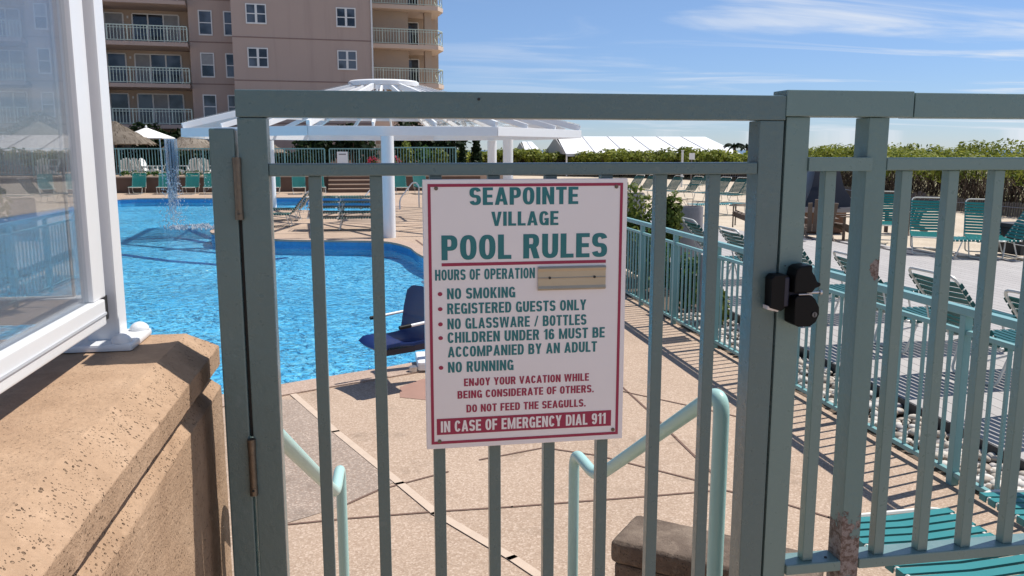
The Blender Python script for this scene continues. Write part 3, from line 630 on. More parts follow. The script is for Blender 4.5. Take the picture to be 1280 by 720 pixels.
lettering('VILLAGE', .260, .412, 1.929, .0315, T, .03)
lettering('POOL RULES', .149, .526, 1.8665, .055, T, .03)
MB().box(.149, .5235, SF - .0004, SF + .0001, 1.8255, 1.8325).build('red_rule', RD, sign)
lettering('HOURS OF OPERATION', .134, .359, 1.806, .024, T, .02)
for s, x1, z in (('NO SMOKING', .314, 1.7635), ('REGISTERED GUESTS ONLY', .479, 1.7295), ('NO GLASSWARE / BOTTLES', .480, 1.695), ('CHILDREN UNDER 16 MUST BE', .524, 1.6635), ('ACCOMPANIED BY AN ADULT', .506, 1.6305), ('NO RUNNING', .310, 1.595)):
    lettering(s, .160, x1, z, .0245, T, .025)
    if not s.startswith('ACC'):
        MB().prism([(.1445 + .0052 * math.cos(a * math.pi / 10), z + .0045 * math.sin(a * math.pi / 10)) for a in range(20)], 'y', SF - .0004, SF + .0001).build('bullet', RD, sign)
lettering('ENJOY YOUR VACATION WHILE', .196, .488, 1.5585, .018, RD, .02)
lettering('BEING CONSIDERATE OF OTHERS.', .181, .500, 1.530, .018, RD, .02)
lettering('DO NOT FEED THE SEAGULLS.', .201, .481, 1.4965, .018, RD, .02)
bn = MB().box(.133, .543, SF - .0004, SF + .0001, 1.4375, 1.4755).build('red_banner', RD, sign)
lettering('IN CASE OF EMERGENCY DIAL 911', .142, .530, 1.4565, .0265, 'sign_white', .022, sub=.0006)
hd = MB().prism([(SF - .004, 1.766), (SF - .008, 1.770), (SF - .0045, 1.776), (SF - .0045, 1.792), (SF - .006, 1.794), (SF - .0045, 1.796), (SF - .0045, 1.809), (SF - .008, 1.816), (SF - .004, 1.820), (SF, 1.820), (SF, 1.766)], 'x', .3655, .5225).build('hours_holder', 'holder_brass', sign)
for x in (.392, .496):
    MB().tube([(x, SF - .0045, 1.7945), (x, SF - .0068, 1.7945)], .003, 12).build('screw', 'dark_gasket', hd)
for x, z in ((.139, 1.997), (.545, 1.998), (.139, 1.4225), (.548, 1.4275)):
    MB().tube([(x, SF, z), (x, SF - .0015, z)], .0044, 14).tube([(x, SF - .0015, z), (x, SF - .0022, z)], .0026, 8).build('screw', 'brass', sign)

# ------------------------------------------------------------------ handrails and stone block at the steps
def handrail(pts, label):
    r = thing('handrail', (pts[0][0], pts[0][1], 0), label, 'handrail', 'handrails of the entry steps')
    MB().tube(bentpath(pts, .075, 9), .0215, 16).build('rail', 'aqua_rail_paint', r, smooth=True)
    for p in (pts[0], pts[-1]): MB().lathe([(.05, 0), (.05, .006), (.03, .012), (.0225, .013)], 20, (p[0], p[1], p[2])).build('foot_flange', 'aqua_rail_paint', r, smooth=True)
handrail([(.905, 2.035, .541), (.905, 2.035, 1.452), (.795, 2.86, .885), (.772, 3.12, .892), (.772, 3.12, .002)], 'pale aqua handrail beside the stone block, right of the entry steps')
handrail([(-.262, 2.04, .541), (-.262, 2.04, 1.412), (-.165, 3.10, .79), (-.155, 3.36, .80), (-.155, 3.36, .002)], 'pale aqua handrail partly hidden by the hinge side of the gate')
root = thing('stone_block', (1.3, 3.05, 0), 'low dark stone block with rounded cap beside the right handrail', 'stone block')
Tm = Matrix.Translation((1.06, 3.20, 0)) @ Matrix.Rotation(math.atan2(-.62, .78), 4, 'Z')
finish(MB(Tm).box(.015, .75, -.27, -.012, .002, .475).build('block_body', 'dark_stone', root), .010)
finish(MB(Tm).box(0, .76, -.285, .0, .478, .575).build('block_cap', 'dark_stone', root, bevel=.028, seg=3), .004)

# ------------------------------------------------------------------ pool lift
rt2 = Vector((_rt.x, _rt.y, 0)); fh = Vector((_fw.x, _fw.y, 0)).normalized()
Fd = (-.80 * rt2 - .60 * fh).normalized(); Wd = Vector((-Fd.y, Fd.x, 0))
base = gz(524, 462); cen = gd(500, 428, 7.45)
lift = thing('pool_lift', (base.x, base.y, 0), 'blue seated pool lift with white arms on the near pool edge', 'pool lift')
Lm = Matrix(((Fd.x, Wd.x, 0, cen.x), (Fd.y, Wd.y, 0, cen.y), (0, 0, 1, cen.z), (0, 0, 0, 1)))   # local: x forward, y left side
def shell(mb, grid, th):
    "grid of points (rows) thickened along its normals"
    nr, nc = len(grid), len(grid[0]); V = [Vector(p) for row in grid for p in row]; N = []
    for i in range(nr):
        for j in range(nc):
            a = V[min(i + 1, nr - 1) * nc + j] - V[max(i - 1, 0) * nc + j]; b = V[i * nc + min(j + 1, nc - 1)] - V[i * nc + max(j - 1, 0)]; N.append(a.cross(b).normalized())
    vs = V + [p - q * th for p, q in zip(V, N)]; m = nr * nc; fs = []
    for i in range(nr - 1):
        for j in range(nc - 1):
            a, b, c, d = i * nc + j, i * nc + j + 1, (i + 1) * nc + j + 1, (i + 1) * nc + j; fs += [(a, b, c, d), (a + m, d + m, c + m, b + m)]
    bd = [j for j in range(nc)] + [i * nc + nc - 1 for i in range(1, nr)] + [(nr - 1) * nc + j for j in range(nc - 2, -1, -1)] + [i * nc for i in range(nr - 2, 0, -1)]
    for p, q in zip(bd, bd[1:] + bd[:1]): fs.append((p, p + m, q + m, q))
    return mb.add(vs, fs)
prof = [(.27, -.03), (.24, .0), (.12, .005), (.0, -.01), (-.13, .0), (-.185, .05), (-.205, .14), (-.23, .28), (-.26, .42), (-.275, .47)]
g_ = []
for i, (x, z) in enumerate(prof):
    row = []
    wid = .235 if i < 6 else (.235 if i < 8 else (.225 if i == 8 else .17))
    for j in range(9):
        t = -1 + j / 4.0; dish = .025 * (abs(t) ** 3); row.append((x + (dish if i >= 5 else 0), t * wid, z + (dish if i < 5 else 0)))
    g_.append(row)
shell(MB(Lm), g_, .03).build('seat', 'lift_blue', lift, smooth=True)
MB(Lm).box(-.12, .18, -.06, .06, -.09, -.035).bar((-.12, 0, -.06), (-.30, 0, -.06), .07, .06).build('seat_bracket', 'navy_plastic', lift, bevel=.004)
for sgn in (-1, 1):
    a = MB(Lm).tube([(-.22, sgn * .265, .22), (.06, sgn * .265, .20)], .013, 10).build('armrest', 'white_paint', lift, smooth=True)
    MB(Lm).tube([(.04, sgn * .265, .2015), (.15, sgn * .265, .195)], .017, 10).build('grip', 'black_plastic', a, smooth=True)
mast = Lm.inverted() @ Vector((base.x + .25, base.y + .05, 0)); 
MB().tube([(base.x + .28, base.y + .12, .10), (base.x + .28, base.y + .12, 1.25)], .055, 14).build('mast', 'white_paint', lift, smooth=True)
MB().bar((base.x + .28, base.y + .12, 1.22), tuple(Lm @ Vector((-.36, 0, .42))), .06, .08).bar(tuple(Lm @ Vector((-.36, 0, .46))), tuple(Lm @ Vector((-.33, 0, -.08))), .05, .05).build('lift_arm', 'white_paint', lift, bevel=.006)
MB().box(base.x - .02, base.x + .6, base.y - .12, base.y + .34, .016, .10).build('base_box', 'white_paint', lift, bevel=.02)
MB().bar((base.x + .1, base.y, .12), (base.x + .26, base.y + .08, .42), .05, .03).build('brace', 'white_paint', lift, bevel=.004)
MB().tube([(base.x - .06, base.y - .1, .016), (base.x - .06, base.y - .1, .06)], .045, 14).build('foot', 'steel', lift, smooth=True)
MB(Lm).tube([(-.30, -.1, .50), (-.30, .08, .50)], .014, 8).tube([(-.30, .08, .50), (-.30, .08, .56)], .012, 8).build('control_handle', 'steel', lift, smooth=True)

# ------------------------------------------------------------------ aqua fence along the sun deck
FX = 3.56
af = thing('aqua_fence', (FX, 8.5, 0), 'long aqua metal picket fence between the pool deck and the grey sun deck', 'fence')
Y0, Y1 = 2.6, 15.0
MB().box(FX - .03, FX + .03, Y0, Y1, 1.085, 1.135).build('top_rail', 'aqua_paint', af, bevel=.005)
MB().box(FX - .018, FX + .018, Y0, Y1, .965, .995).build('upper_rail', 'aqua_paint', af, bevel=.003)
MB().box(FX - .018, FX + .018, Y0, Y1, .06, .09).build('bottom_rail', 'aqua_paint', af, bevel=.003)
yp = [4.5 + 1.25 * i for i in range(-1, 9)]
for y in yp: MB().box(FX - .026, FX + .026, y - .026, y + .026, 0, 1.084).build('post', 'aqua_paint', af, bevel=.003)
cnt = 0
for y in yp[:-1]:
    for j in range(1, 10):
        q = y + j * .125; MB().box(FX - .0095, FX + .0095, q - .0095, q + .0095, .0905, .9645).build('picket', 'aqua_paint', af)
b = MB()
for j in range(6): b.box(FX + .03 + .006 * (j % 2), FX + .045 + .006 * (j % 2), 8.62 + j * .045, 8.66 + j * .045, .28, .93)
tag(b.build('slatted_board', 'bin_concrete', bevel=.004), 'grey ribbed board hung upright on the outside of the aqua fence', 'board')

# ------------------------------------------------------------------ sun deck boards, pebbles
mb = MB(); w_ = .14
Td = Matrix.Translation((4.0, 3.0, 0)) @ Matrix.Rotation(R(-3.0), 4, 'Z')
for i in range(52):
    x0 = i * (w_ + .006); yend = 15.5 if i < 50 else 13
    y = -4 + (i % 3) * 1.2
    while y < 34:
        y2 = y + 3.6
        mb.add([Td @ Vector(p) for p in ((x0, y, .12), (x0 + w_, y, .12), (x0 + w_, y2 - .005, .12), (x0, y2 - .005, .12), (x0, y, .08), (x0 + w_, y, .08), (x0 + w_, y2 - .005, .08), (x0, y2 - .005, .08))],
               [(0, 1, 2, 3), (0, 4, 5, 1), (1, 5, 6, 2), (2, 6, 7, 3), (3, 7, 4, 0)])
        y = y2
def cutdeck(p): return p
keep = []
for f in mb.f:
    c_ = sum((mb.v[i] for i in f), Vector()) / len(f)
    lim = 9.6 + (17.0 - c_.y) * .40 if c_.y > 12 else 11.6
    lim = 11.9 if c_.y < 12.5 else max(8.8, 11.4 - (c_.y - 13) * .40)
    if c_.x < lim: keep.append(f)
mb.f = keep
struct('sun_deck', mb, 'deck_boards')
struct('deck_skirt', MB(Td).box(-.02, -.001, -4, 32, -.02, .118), 'dark_box')
struct('deck_base', MB(Td).box(0, 4.2, -4, 14, -.02, .06), 'soil')
struct('pebble_bed', MB().add([(3.60, -2, .004), (4.6, -2, .004), (4.3, 15, .004), (3.60, 15, .004)], [(0, 1, 2, 3)]), 'soil')
rng = random.Random(3); pb = MB()
bmi = bmesh.new(); bmesh.ops.create_icosphere(bmi, subdivisions=2, radius=1); iv = [v.co.copy() for v in bmi.verts]; ifc = [tuple(v.index for v in f.verts) for f in bmi.faces]; bmi.free()
for _ in range(1500):
    y = 2.4 + 7.5 * rng.random() ** 1.25; x = rng.uniform(FX + .075, 3.98 + (y - 3) * .045); r = rng.uniform(.018, .044)
    S = Matrix.Translation((x, y, .02 + rng.random() * .045)) @ Matrix.Rotation(rng.random() * 6.28, 4, 'Z') @ Matrix.Rotation(rng.uniform(-.4, .4), 4, 'X') @ Matrix.Diagonal((r * rng.uniform(1, 1.5), r, r * rng.uniform(.5, .75), 1))
    pb.add([S @ v for v in iv], ifc)
pe = pb.build('pebbles', 'pebble', smooth=True); tag(pe, 'smooth river pebbles heaped between the aqua fence and sun deck', 'pebbles', kind='stuff')

# ------------------------------------------------------------------ sun loungers
def make_lounger(back, label, mat='teal_strap', name='sun_lounger', closed=False):
    "local: hinge at origin, foot toward +Y, head toward -Y, 0.62 wide"
    r = thing(name, (0, 0, 0), label, 'sun lounger'); W = .30; Hh = .34
    ca, sa = math.cos(back), math.sin(back); BL = .78
    fr_ = MB()
    fr_.tube(bentpath([(-W, -.02, Hh), (-W, 1.22, Hh), (W, 1.22, Hh), (W, -.02, Hh)], .09, 5), .0135, 7)
    fr_.build('seat_frame', 'cream_tube', r, smooth=True)
    B = lambda x, t: (x, -ca * t, Hh + sa * t)
    MB().tube(bentpath([B(-W, 0), B(-W, BL), B(W, BL), B(W, 0)], .09, 5), .0135, 7).build('back_frame', 'cream_tube', r, smooth=True)
    def straps(t0, t1, n, f):
        m = MB()
        for i in range(n):
            a = t0 + (t1 - t0) * i / n; b_ = a + (t1 - t0) / n * .72
            p = [f(-W - .012, a, .016), f(-W - .012, b_, .016), f(0, a, .004), f(0, b_, .004), f(W + .012, a, .016), f(W + .012, b_, .016)]
            q = [f(-W - .012, a, .006), f(-W - .012, b_, .006), f(0, a, -.008), f(0, b_, -.008), f(W + .012, a, .006), f(W + .012, b_, .006)]
            m.add(p + q, [(0, 1, 3, 2), (2, 3, 5, 4), (6, 8, 9, 7), (8, 10, 11, 9), (0, 2, 8, 6), (2, 4, 10, 8), (1, 7, 9, 3), (3, 9, 11, 5), (0, 6, 7, 1), (4, 5, 11, 10)])
            for sg in (-1, 1):
                xo = sg * (W + .0165); m.add([f(xo, a, .017), f(xo, b_, .017), f(xo, b_, -.018), f(xo, a, -.018), f(xo - sg * .006, a, .017), f(xo - sg * .006, b_, .017), f(xo - sg * .006, b_, -.018), f(xo - sg * .006, a, -.018)], [(0, 1, 2, 3), (7, 6, 5, 4), (0, 4, 5, 1), (1, 5, 6, 2), (2, 6, 7, 3), (3, 7, 4, 0)])
        return m
    straps(.03, 1.21, 17, lambda x, t, h: (x, t, Hh + h)).build('seat_straps', mat, r)
    straps(.03, .72, 11, lambda x, t, h: (x, -ca * t + sa * h, Hh + sa * t + ca * h)).build('back_straps', mat, r)
    for y in (1.0, .12):
        d = .10 if y > .5 else -.10
        MB().tube(bentpath([(-W + .005, y, Hh - .01), (-W + .03, y + d, .013), (W - .03, y + d, .013), (W - .005, y, Hh - .01)], .06, 4), .0125, 7).build('leg', 'cream_tube', r, smooth=True)
    if back > .3:
        for w_s in (-W, W): MB().tube([B(w_s, .45), (w_s, -.16, .24), (w_s, .12, Hh - .05)], .010, 6).build('back_support', 'cream_tube', r, smooth=True)
    else:
        MB().tube(bentpath([(-W + .005, -.55, Hh - .01), (-W + .03, -.62, .013), (W - .03, -.62, .013), (W - .005, -.55, Hh - .01)], .06, 4), .0125, 7).build('leg', 'cream_tube', r, smooth=True)
    MB().tube([(-W, .6, Hh - .012), (0, .6, Hh - .06), (W, .6, Hh - .012)], .010, 6).build('cross_brace', 'cream_tube', r, smooth=True)
    return r
L_up = make_lounger(R(58), 'x'); L_lit = make_lounger(R(60), 'x', 'teal_strap_light'); L_flat = make_lounger(0.0, 'x', 'teal_strap_light'); L_stack = make_lounger(0.0, 'x', 'teal_strap_dark_shaded'); L_dk = make_lounger(R(52), 'x', 'teal_strap_dark_shaded')
used = set()
def place(proto, x, y, footdir, label, group, z=0.0, jit=True):
    "footdir: compass angle of the foot end, degrees from +Y toward +X"
    o = proto if proto.name not in used else copy_tree(proto)
    used.add(o.name); o.location = (x, y, z); o.rotation_euler = (0, 0, R(-footdir)); o['label'] = label; o['group'] = group; return o
G1 = 'loungers in front of the far retaining wall'
for px_, lab, a in ((40, 'teal lounger under the far thatched umbrella, first left of the windbreak post', 158), (75, 'teal lounger seen through glass, between two others near the post', 160), (103, 'teal lounger half hidden behind the white windbreak post', 160)):
    p = gz(px_ + 8, 246); place(L_lit, p.x, p.y + 1.0, a, lab, G1)
for px_, lab in ((168, 'far teal lounger just right of the white windbreak post'), (202, 'far teal lounger left of the falling water'), (236, 'far teal lounger right behind the falling water'),
                 (260, 'far teal lounger half hidden by the hinge post'), (340, 'far teal lounger beside the gate hinge stile'), (372, 'far teal lounger left of the wide brown steps'), (396, 'far teal lounger next to the brown steps, behind a gate picket'), (501, 'far teal lounger right of the white pergola post'), (527, 'far teal lounger beside the sign edge')):
    p = gz(px_, 243); place(L_up, p.x, p.y + .9, 176 + random.uniform(-4, 4), lab, G1)
G2 = 'loungers under the pergola'
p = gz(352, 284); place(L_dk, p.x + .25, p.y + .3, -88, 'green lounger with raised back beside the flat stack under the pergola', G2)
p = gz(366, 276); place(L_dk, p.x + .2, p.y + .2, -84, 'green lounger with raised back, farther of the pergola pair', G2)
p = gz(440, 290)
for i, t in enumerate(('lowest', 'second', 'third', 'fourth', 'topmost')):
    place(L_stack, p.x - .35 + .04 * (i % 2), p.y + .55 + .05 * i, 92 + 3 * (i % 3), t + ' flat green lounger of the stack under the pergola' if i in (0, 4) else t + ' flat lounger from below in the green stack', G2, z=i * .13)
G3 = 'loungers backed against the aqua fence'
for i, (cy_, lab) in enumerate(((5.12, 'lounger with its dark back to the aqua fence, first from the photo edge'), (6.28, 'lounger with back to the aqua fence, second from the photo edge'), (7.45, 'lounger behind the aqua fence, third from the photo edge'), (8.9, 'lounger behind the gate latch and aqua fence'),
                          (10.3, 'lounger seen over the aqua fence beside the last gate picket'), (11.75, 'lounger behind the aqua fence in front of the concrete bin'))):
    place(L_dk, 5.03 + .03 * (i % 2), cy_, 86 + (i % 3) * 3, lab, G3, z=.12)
G4 = 'loungers facing back from the sand'
for px_, py_, lab, a in ((1160, 318, 'teal lounger on the deck edge facing the gate, left of its neighbour', 213), (1233, 323, 'teal lounger on the deck edge between two fence pickets, left of the dark box', 214), (1101, 300, 'teal lounger seen edge on beside the fence post and wooden chair', 215), (1274, 331, 'teal lounger cut off by the photo edge, beside the dark box', 285)):
    p = gz(px_, py_, .12); place(L_up, p.x + .55, p.y + .85, a, lab, G4, z=.12)
G5 = 'loungers in the far row on the sand'
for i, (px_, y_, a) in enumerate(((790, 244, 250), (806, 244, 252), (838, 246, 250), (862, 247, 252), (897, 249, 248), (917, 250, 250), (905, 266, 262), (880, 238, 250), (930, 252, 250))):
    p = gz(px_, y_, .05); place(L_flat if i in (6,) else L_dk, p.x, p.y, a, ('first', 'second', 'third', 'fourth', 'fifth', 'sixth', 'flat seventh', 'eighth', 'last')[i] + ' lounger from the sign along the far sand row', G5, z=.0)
G6 = 'flat loungers just inside the entry fence'
place(L_flat, 2.46, 2.27, -2, 'bright teal flat lounger showing beneath the fence bottom rail', G6)
place(L_flat, 3.25, 2.40, 4, 'flat teal lounger whose foot end shows at the photo edge', G6)

# ------------------------------------------------------------------ wooden and white garden chairs
def make_chair(mat, label):
    r = thing('adirondack_chair', (0, 0, 0), label, 'garden chair')
    m = MB()   # faces -Y
    for i in range(5):
        x = -.22 + i * .11; h = (.92, 1.0, 1.04, 1.0, .92)[i]
        m.bar((x, .16, .26), (x * 1.25, .16 + (h - .26) * .42, h), .095, .02, (0, 1, 0))
    m.build('backrest', mat, r, bevel=.006)
    m = MB()
    for i in range(5): m.bar((-.27, -.32 + i * .105, .37 - i * .027), (.27, -.32 + i * .105, .37 - i * .027), .095, .02)
    m.build('seat', mat, r)
    for s in (-1, 1):
        MB().bar((s * .27, -.36, .35), (s * .27, .50, .02), .025, .12).build('rear_leg', mat, r)
        MB().bar((s * .30, -.34, 0), (s * .30, -.34, .54), .10, .025).build('leg', mat, r)
        MB().bar((s * .32, -.44, .555), (s * .32, .26, .555), .13, .022).build('armrest', mat, r, bevel=.004)
    return r
wc = make_chair('weathered_wood', 'x'); used.clear()
for px_, py_, a, lab in ((1022, 303, 200, 'wooden adirondack chair in front of the covered fire table'), (1064, 299, 95, 'wooden adirondack chair right of the covered fire table'), (1131, 291, 70, 'wooden adirondack chair seen from behind beside the teal lounger'), (934, 289, 120, 'tall backed wooden chair left of the gate latch stile')):
    p = gz(px_, py_, .0); o = wc if wc.name not in used else copy_tree(wc); used.add(o.name)
    o.location = (p.x, p.y, 0.0 if px_ > 1000 else .12); o.rotation_euler = (0, 0, R(-a)); o['label'] = lab; o['group'] = 'wooden chairs by the fire table'
pc = make_chair('canvas_white', 'x'); used.clear()
wl = ((158, 20, 'first'), (174, -14, 'second'), (187, 75, 'third'), (200, -80, 'fourth'), (229, -75, 'fifth'), (243, 22, 'sixth'), (257, -8, 'seventh'), (66, -60, 'single'), (54, 25, 'outermost'))
for px_, a, q in wl:
    p = gy(px_, 214, 45.3); o = pc if pc.name not in used else copy_tree(pc); used.add(o.name)
    o.location = (p.x, p.y, .80); o.rotation_euler = (0, 0, R(180 + a if abs(a) < 30 else a)); o.scale = (.88, .88, .84); o['group'] = 'white chairs behind the far fence'
    o['label'] = q + ' white garden chair right of the windbreak post, behind the far fence' if px_ > 100 else q + ' white chair behind the far fence, seen through the glass'

# covered fire table, box, bins
root = thing('fire_table', (9.6, 17.6, 0), 'square brick fire table under a black and grey cover', 'fire table')
c0 = gz(1038, 291); Tm = Matrix.Translation((c0.x, c0.y + .5, 0)) @ Matrix.Rotation(R(-12), 4, 'Z')
MB(Tm).box(-.48, .48, -.48, .48, 0, .56).build('brick_base', 'brick_brown', root, bevel=.02)
m = MB(Tm); ring = [(.62, .62), (.60, .75), (.40, 1.15), (.31, 1.55), (.24, 1.62)]
vs = []
for h_, z_ in ring:
    for kx, ky in ((-1, -1), (0, -1.06), (1, -1), (1.06, 0), (1, 1), (0, 1.06), (-1, 1), (-1.06, 0)): vs.append((kx * h_, ky * h_, z_))
fs = [(i * 8 + j, i * 8 + (j + 1) % 8, (i + 1) * 8 + (j + 1) % 8, (i + 1) * 8 + j) for i in range(4) for j in range(8)] + [tuple(32 + j for j in range(8))]
m.add(vs, fs); cv = m.build('cover', 'black_cover', root, smooth=True)
m = MB(Tm); m.box(-.64, .64, -.64, .64, .52, .66); m.build('cover_hem', 'grey_cover', cv, bevel=.02)
p = gz(1276, 320, .12)
root = thing('storage_box', (p.x + .7, p.y + .4, .12), 'dark low storage box at the deck edge behind the cut off lounger', 'box')
MB().box(p.x - .02, p.x + 1.4, p.y, p.y + .7, .122, .62).build('box_body', 'dark_box', root, bevel=.02)
MB().box(p.x - .05, p.x + 1.43, p.y - .03, p.y + .73, .623, .70).build('lid', 'dark_box', root, bevel=.015)
for x in (.12, .5): MB().box(p.x + x, p.x + x + .07, p.y - .012, p.y - .001, .35, .42).build('handle', 'black_plastic', root)
for px_, py_, d_, rad, lab in ((864, 258, 14.3, .205, 'round grey concrete bin behind the aqua fence with dry stalks on top'), (793, 242, 20.5, .26, 'darker round concrete bin behind the leafy shrub, next to the sign')):
    t_ = gd(px_, py_, d_); root = thing('concrete_bin', (t_.x, t_.y, .12), lab, 'bin', 'concrete bins on the sun deck'); h = t_.z - .12
    MB().lathe([(rad * .93, 0), (rad, .03), (rad, h * .95), (rad * 1.0, h), (rad * .88, h), (rad * .86, h - .08), (.01, h - .1)], 36, (t_.x, t_.y, .122)).build('barrel', 'bin_concrete', root, smooth=True)
    m = MB()
    for i in range(7): a = i * .9; m.tube([(t_.x + .06 * math.cos(a), t_.y + .06 * math.sin(a), .1 + h), (t_.x + .13 * math.cos(a), t_.y + .13 * math.sin(a), .2 + h + .03 * (i % 3))], .004, 4)
    if px_ > 800: m.build('dry_stalks', 'grey_wood', root)
    else: MB().lathe([(rad * .9, h - .05), (rad * .9, h + .02)], 24, (t_.x, t_.y, .12)).build('liner', 'dark_box', root)

# ------------------------------------------------------------------ pergola
pg = thing('pergola', (-1.0, 25.0, 0), 'large white open pergola standing over the pool peninsula', 'pergola')
pc0 = gd(480, 120, 25.3); pcx, pcy = pc0.x, pc0.y
for (x, y), lab in (((487, 297), 0), ((341, 262), 0)):
    q = gz(x, y); MB().tube([(q.x, q.y, .0), (q.x, q.y, 2.40)], .15 if x == 487 else .14, 20).build('post', 'white_paint', pg, smooth=True)
for x, d_ in ((635, 27), (615, 30)):
    q = gd(x, 180, d_); MB().tube([(q.x, q.y, .0), (q.x, q.y, 2.40)], .165, 20).build('post', 'white_paint', pg, smooth=True)
q = gd(285, 180, 20.8); MB().tube([(q.x, q.y, -1.2), (q.x, q.y, 2.40)], .165, 20).build('post', 'white_paint', pg, smooth=True)
RAD = 5.92; rot = math.atan2(-1, .0) + R(4)
vx = [(pcx + RAD * math.cos(rot + R(22.5) + i * math.pi / 4), pcy + RAD * math.sin(rot + R(22.5) + i * math.pi / 4)) for i in range(8)]
hub = [(pcx + .95 * math.cos(rot + R(22.5) + i * math.pi / 4), pcy + .95 * math.sin(rot + R(22.5) + i * math.pi / 4)) for i in range(8)]
ZE, ZH = 2.64, 3.92
for i in range(8):
    a, b = vx[i], vx[(i + 1) % 8]
    bm_ = MB().bar((*a, 2.525), (*b, 2.525), .09, .225).build('edge_beam', 'white_paint', pg, bevel=.008)
    MB().bar((*a, ZE + .05), (*hub[i], ZH), .09, .16).build('rafter', 'white_paint', pg, bevel=.006)
    ha, hb = hub[i], hub[(i + 1) % 8]
    for t in (.333, .667):
        e0 = (a[0] + (b[0] - a[0]) * t, a[1] + (b[1] - a[1]) * t); e1 = (ha[0] + (hb[0] - ha[0]) * t, ha[1] + (hb[1] - ha[1]) * t)
        MB().bar((*e0, ZE + .03), (*e1, ZH - .02), .055, .13).build('rafter', 'white_paint', pg)
    for t in (.33, .66):
        c1 = [a[j] + (ha[j] - a[j]) * t for j in (0, 1)]; c2 = [b[j] + (hb[j] - b[j]) * t for j in (0, 1)]; z_ = ZE + .04 + (ZH - ZE) * t
        MB().bar((*c1, z_), (*c2, z_), .05, .09).build('purlin', 'white_paint', pg)
    if i in (5, 1, 2):
        MB().add([(*a, ZE + .16), (*b, ZE + .16), (*hb, ZH + .11), (*ha, ZH + .11), (*a, ZE + .165), (*b, ZE + .165), (*hb, ZH + .115), (*ha, ZH + .115)], [(3, 2, 1, 0), (4, 5, 6, 7), (0, 1, 5, 4), (1, 2, 6, 5), (2, 3, 7, 6), (3, 0, 4, 7)]).build('roof_panel', 'film_roof', pg)
MB().lathe([(1.05, 3.94), (1.05, 4.06), (1.0, 4.10), (.92, 4.10), (.90, 3.94)], 40, (pcx, pcy, 0), cap=False).build('hub_ring', 'white_paint', pg, smooth=True)
# water falling from the pergola edge
rng = random.Random(11); q0 = gz(219, 280)
def drop(m, x, y, z, r):
    m.add([(x + r * a, y + r * b, z + r * c * 1.7) for a, b, c in ((1, 0, 0), (-1, 0, 0), (0, 1, 0), (0, -1, 0), (0, 0, 1), (0, 0, -1))], [(0, 2, 4), (2, 1, 4), (1, 3, 4), (3, 0, 4), (2, 0, 5), (1, 2, 5), (3, 1, 5), (0, 3, 5)])
m = MB()
for i in range(650):
    z = 1.55 - 1.65 * rng.random() ** .9; sp = .07 + .11 * (1.6 - z) / 1.7; drop(m, q0.x + rng.gauss(0, sp), q0.y + rng.gauss(0, sp), z, rng.uniform(.006, .019))
for i in range(150):
    z = 1.3 - 1.4 * rng.random(); drop(m, q0.x + rng.uniform(.9, 1.6) + rng.gauss(0, .12), q0.y + rng.gauss(0, .3), z, rng.uniform(.006, .015))
for i in range(260):
    a = rng.random() * 6.283; r = rng.gauss(.5, .16); drop(m, q0.x + .5 + 1.2 * r * math.cos(a), q0.y + r * math.sin(a), -.115 + abs(rng.gauss(0, .03)), rng.uniform(.01, .035))
fw_ = tag(m.build('falling_water', 'canvas_white'), 'sparkling stream of water falling from the pergola edge into the pool', 'falling water', kind='stuff')
m = MB()
for i in range(46):
    x = q0.x + rng.gauss(0, .085); y = q0.y + rng.gauss(0, .05); z0 = rng.uniform(.2, 1.4)
    m.tube([(x, y, z0), (x + .01, y, (z0 + 2.38) / 2), (x, y, 2.38)], [.008, .022, .016], 6)
m.build('water_strands', 'falling_water', fw_)

# ladders and rails of the far pool
for (xa, ya), (xb, yb), lab in (((500, 262), (524, 260), 'steel grab rail by the small far pool, beside the white post'), ((452, 247), (480, 243), 'slanted steel rail in front of the brown steps')):
    a, b = gz(xa, ya), gz(xb, yb)
    m = MB().tube(bentpath([(a.x, a.y, -.2), (a.x, a.y + .1, .35), (b.x - .2, b.y, .95), (b.x, b.y, .85), (b.x, b.y, .01)] if xa == 500 else [(a.x, a.y, -.1), (b.x, b.y, .95), (b.x + .25, b.y, .95)], .15, 5), .025, 8)
    tag(m.build('grab_rail', 'steel', smooth=True), lab, 'grab rail', 'steel rails of the far pool')

# ------------------------------------------------------------------ far terrace: retaining wall, steps, fence
WY = 43.6
def seg_wall(x0, x1, lab):
    r = thing('retaining_wall', ((x0 + x1) / 2, WY, 0), lab, 'wall', 'brown retaining walls of the terrace')
    MB().box(x0, x1, WY, WY + .3, 0.004, .72).build('wall_body', 'brown_retaining', r, bevel=.01)
    MB().box(x0 - .02, x1 + .02, WY - .04, WY + .34, .723, .80).build('cap', 'tan_cap', r, bevel=.01)
seg_wall(-34, -2.1, 'brown retaining wall with tan cap left of the wide steps')
seg_wall(1.0, 5.6, 'brown retaining wall with tan cap right of the wide steps')
struct('terrace', MB().box(-34, 7, WY + .31, 70, -.02, .795), 'tan_cap')
st_ = thing('terrace_steps', (-.5, 43, 0), 'wide brown steps with pale nosings between the retaining walls', 'steps')
for i in range(4):
    t = MB().box(-2.08, .98, 42.2 + i * .35, 43.59, .004 + i * .2, .155 + i * .2).build('tread', 'brown_retaining', st_)
    MB().box(-2.08, .98, 42.17 + i * .35, 42.55 + i * .35, .157 + i * .2, .2 + i * .2).build('nosing', 'tan_cap', t)
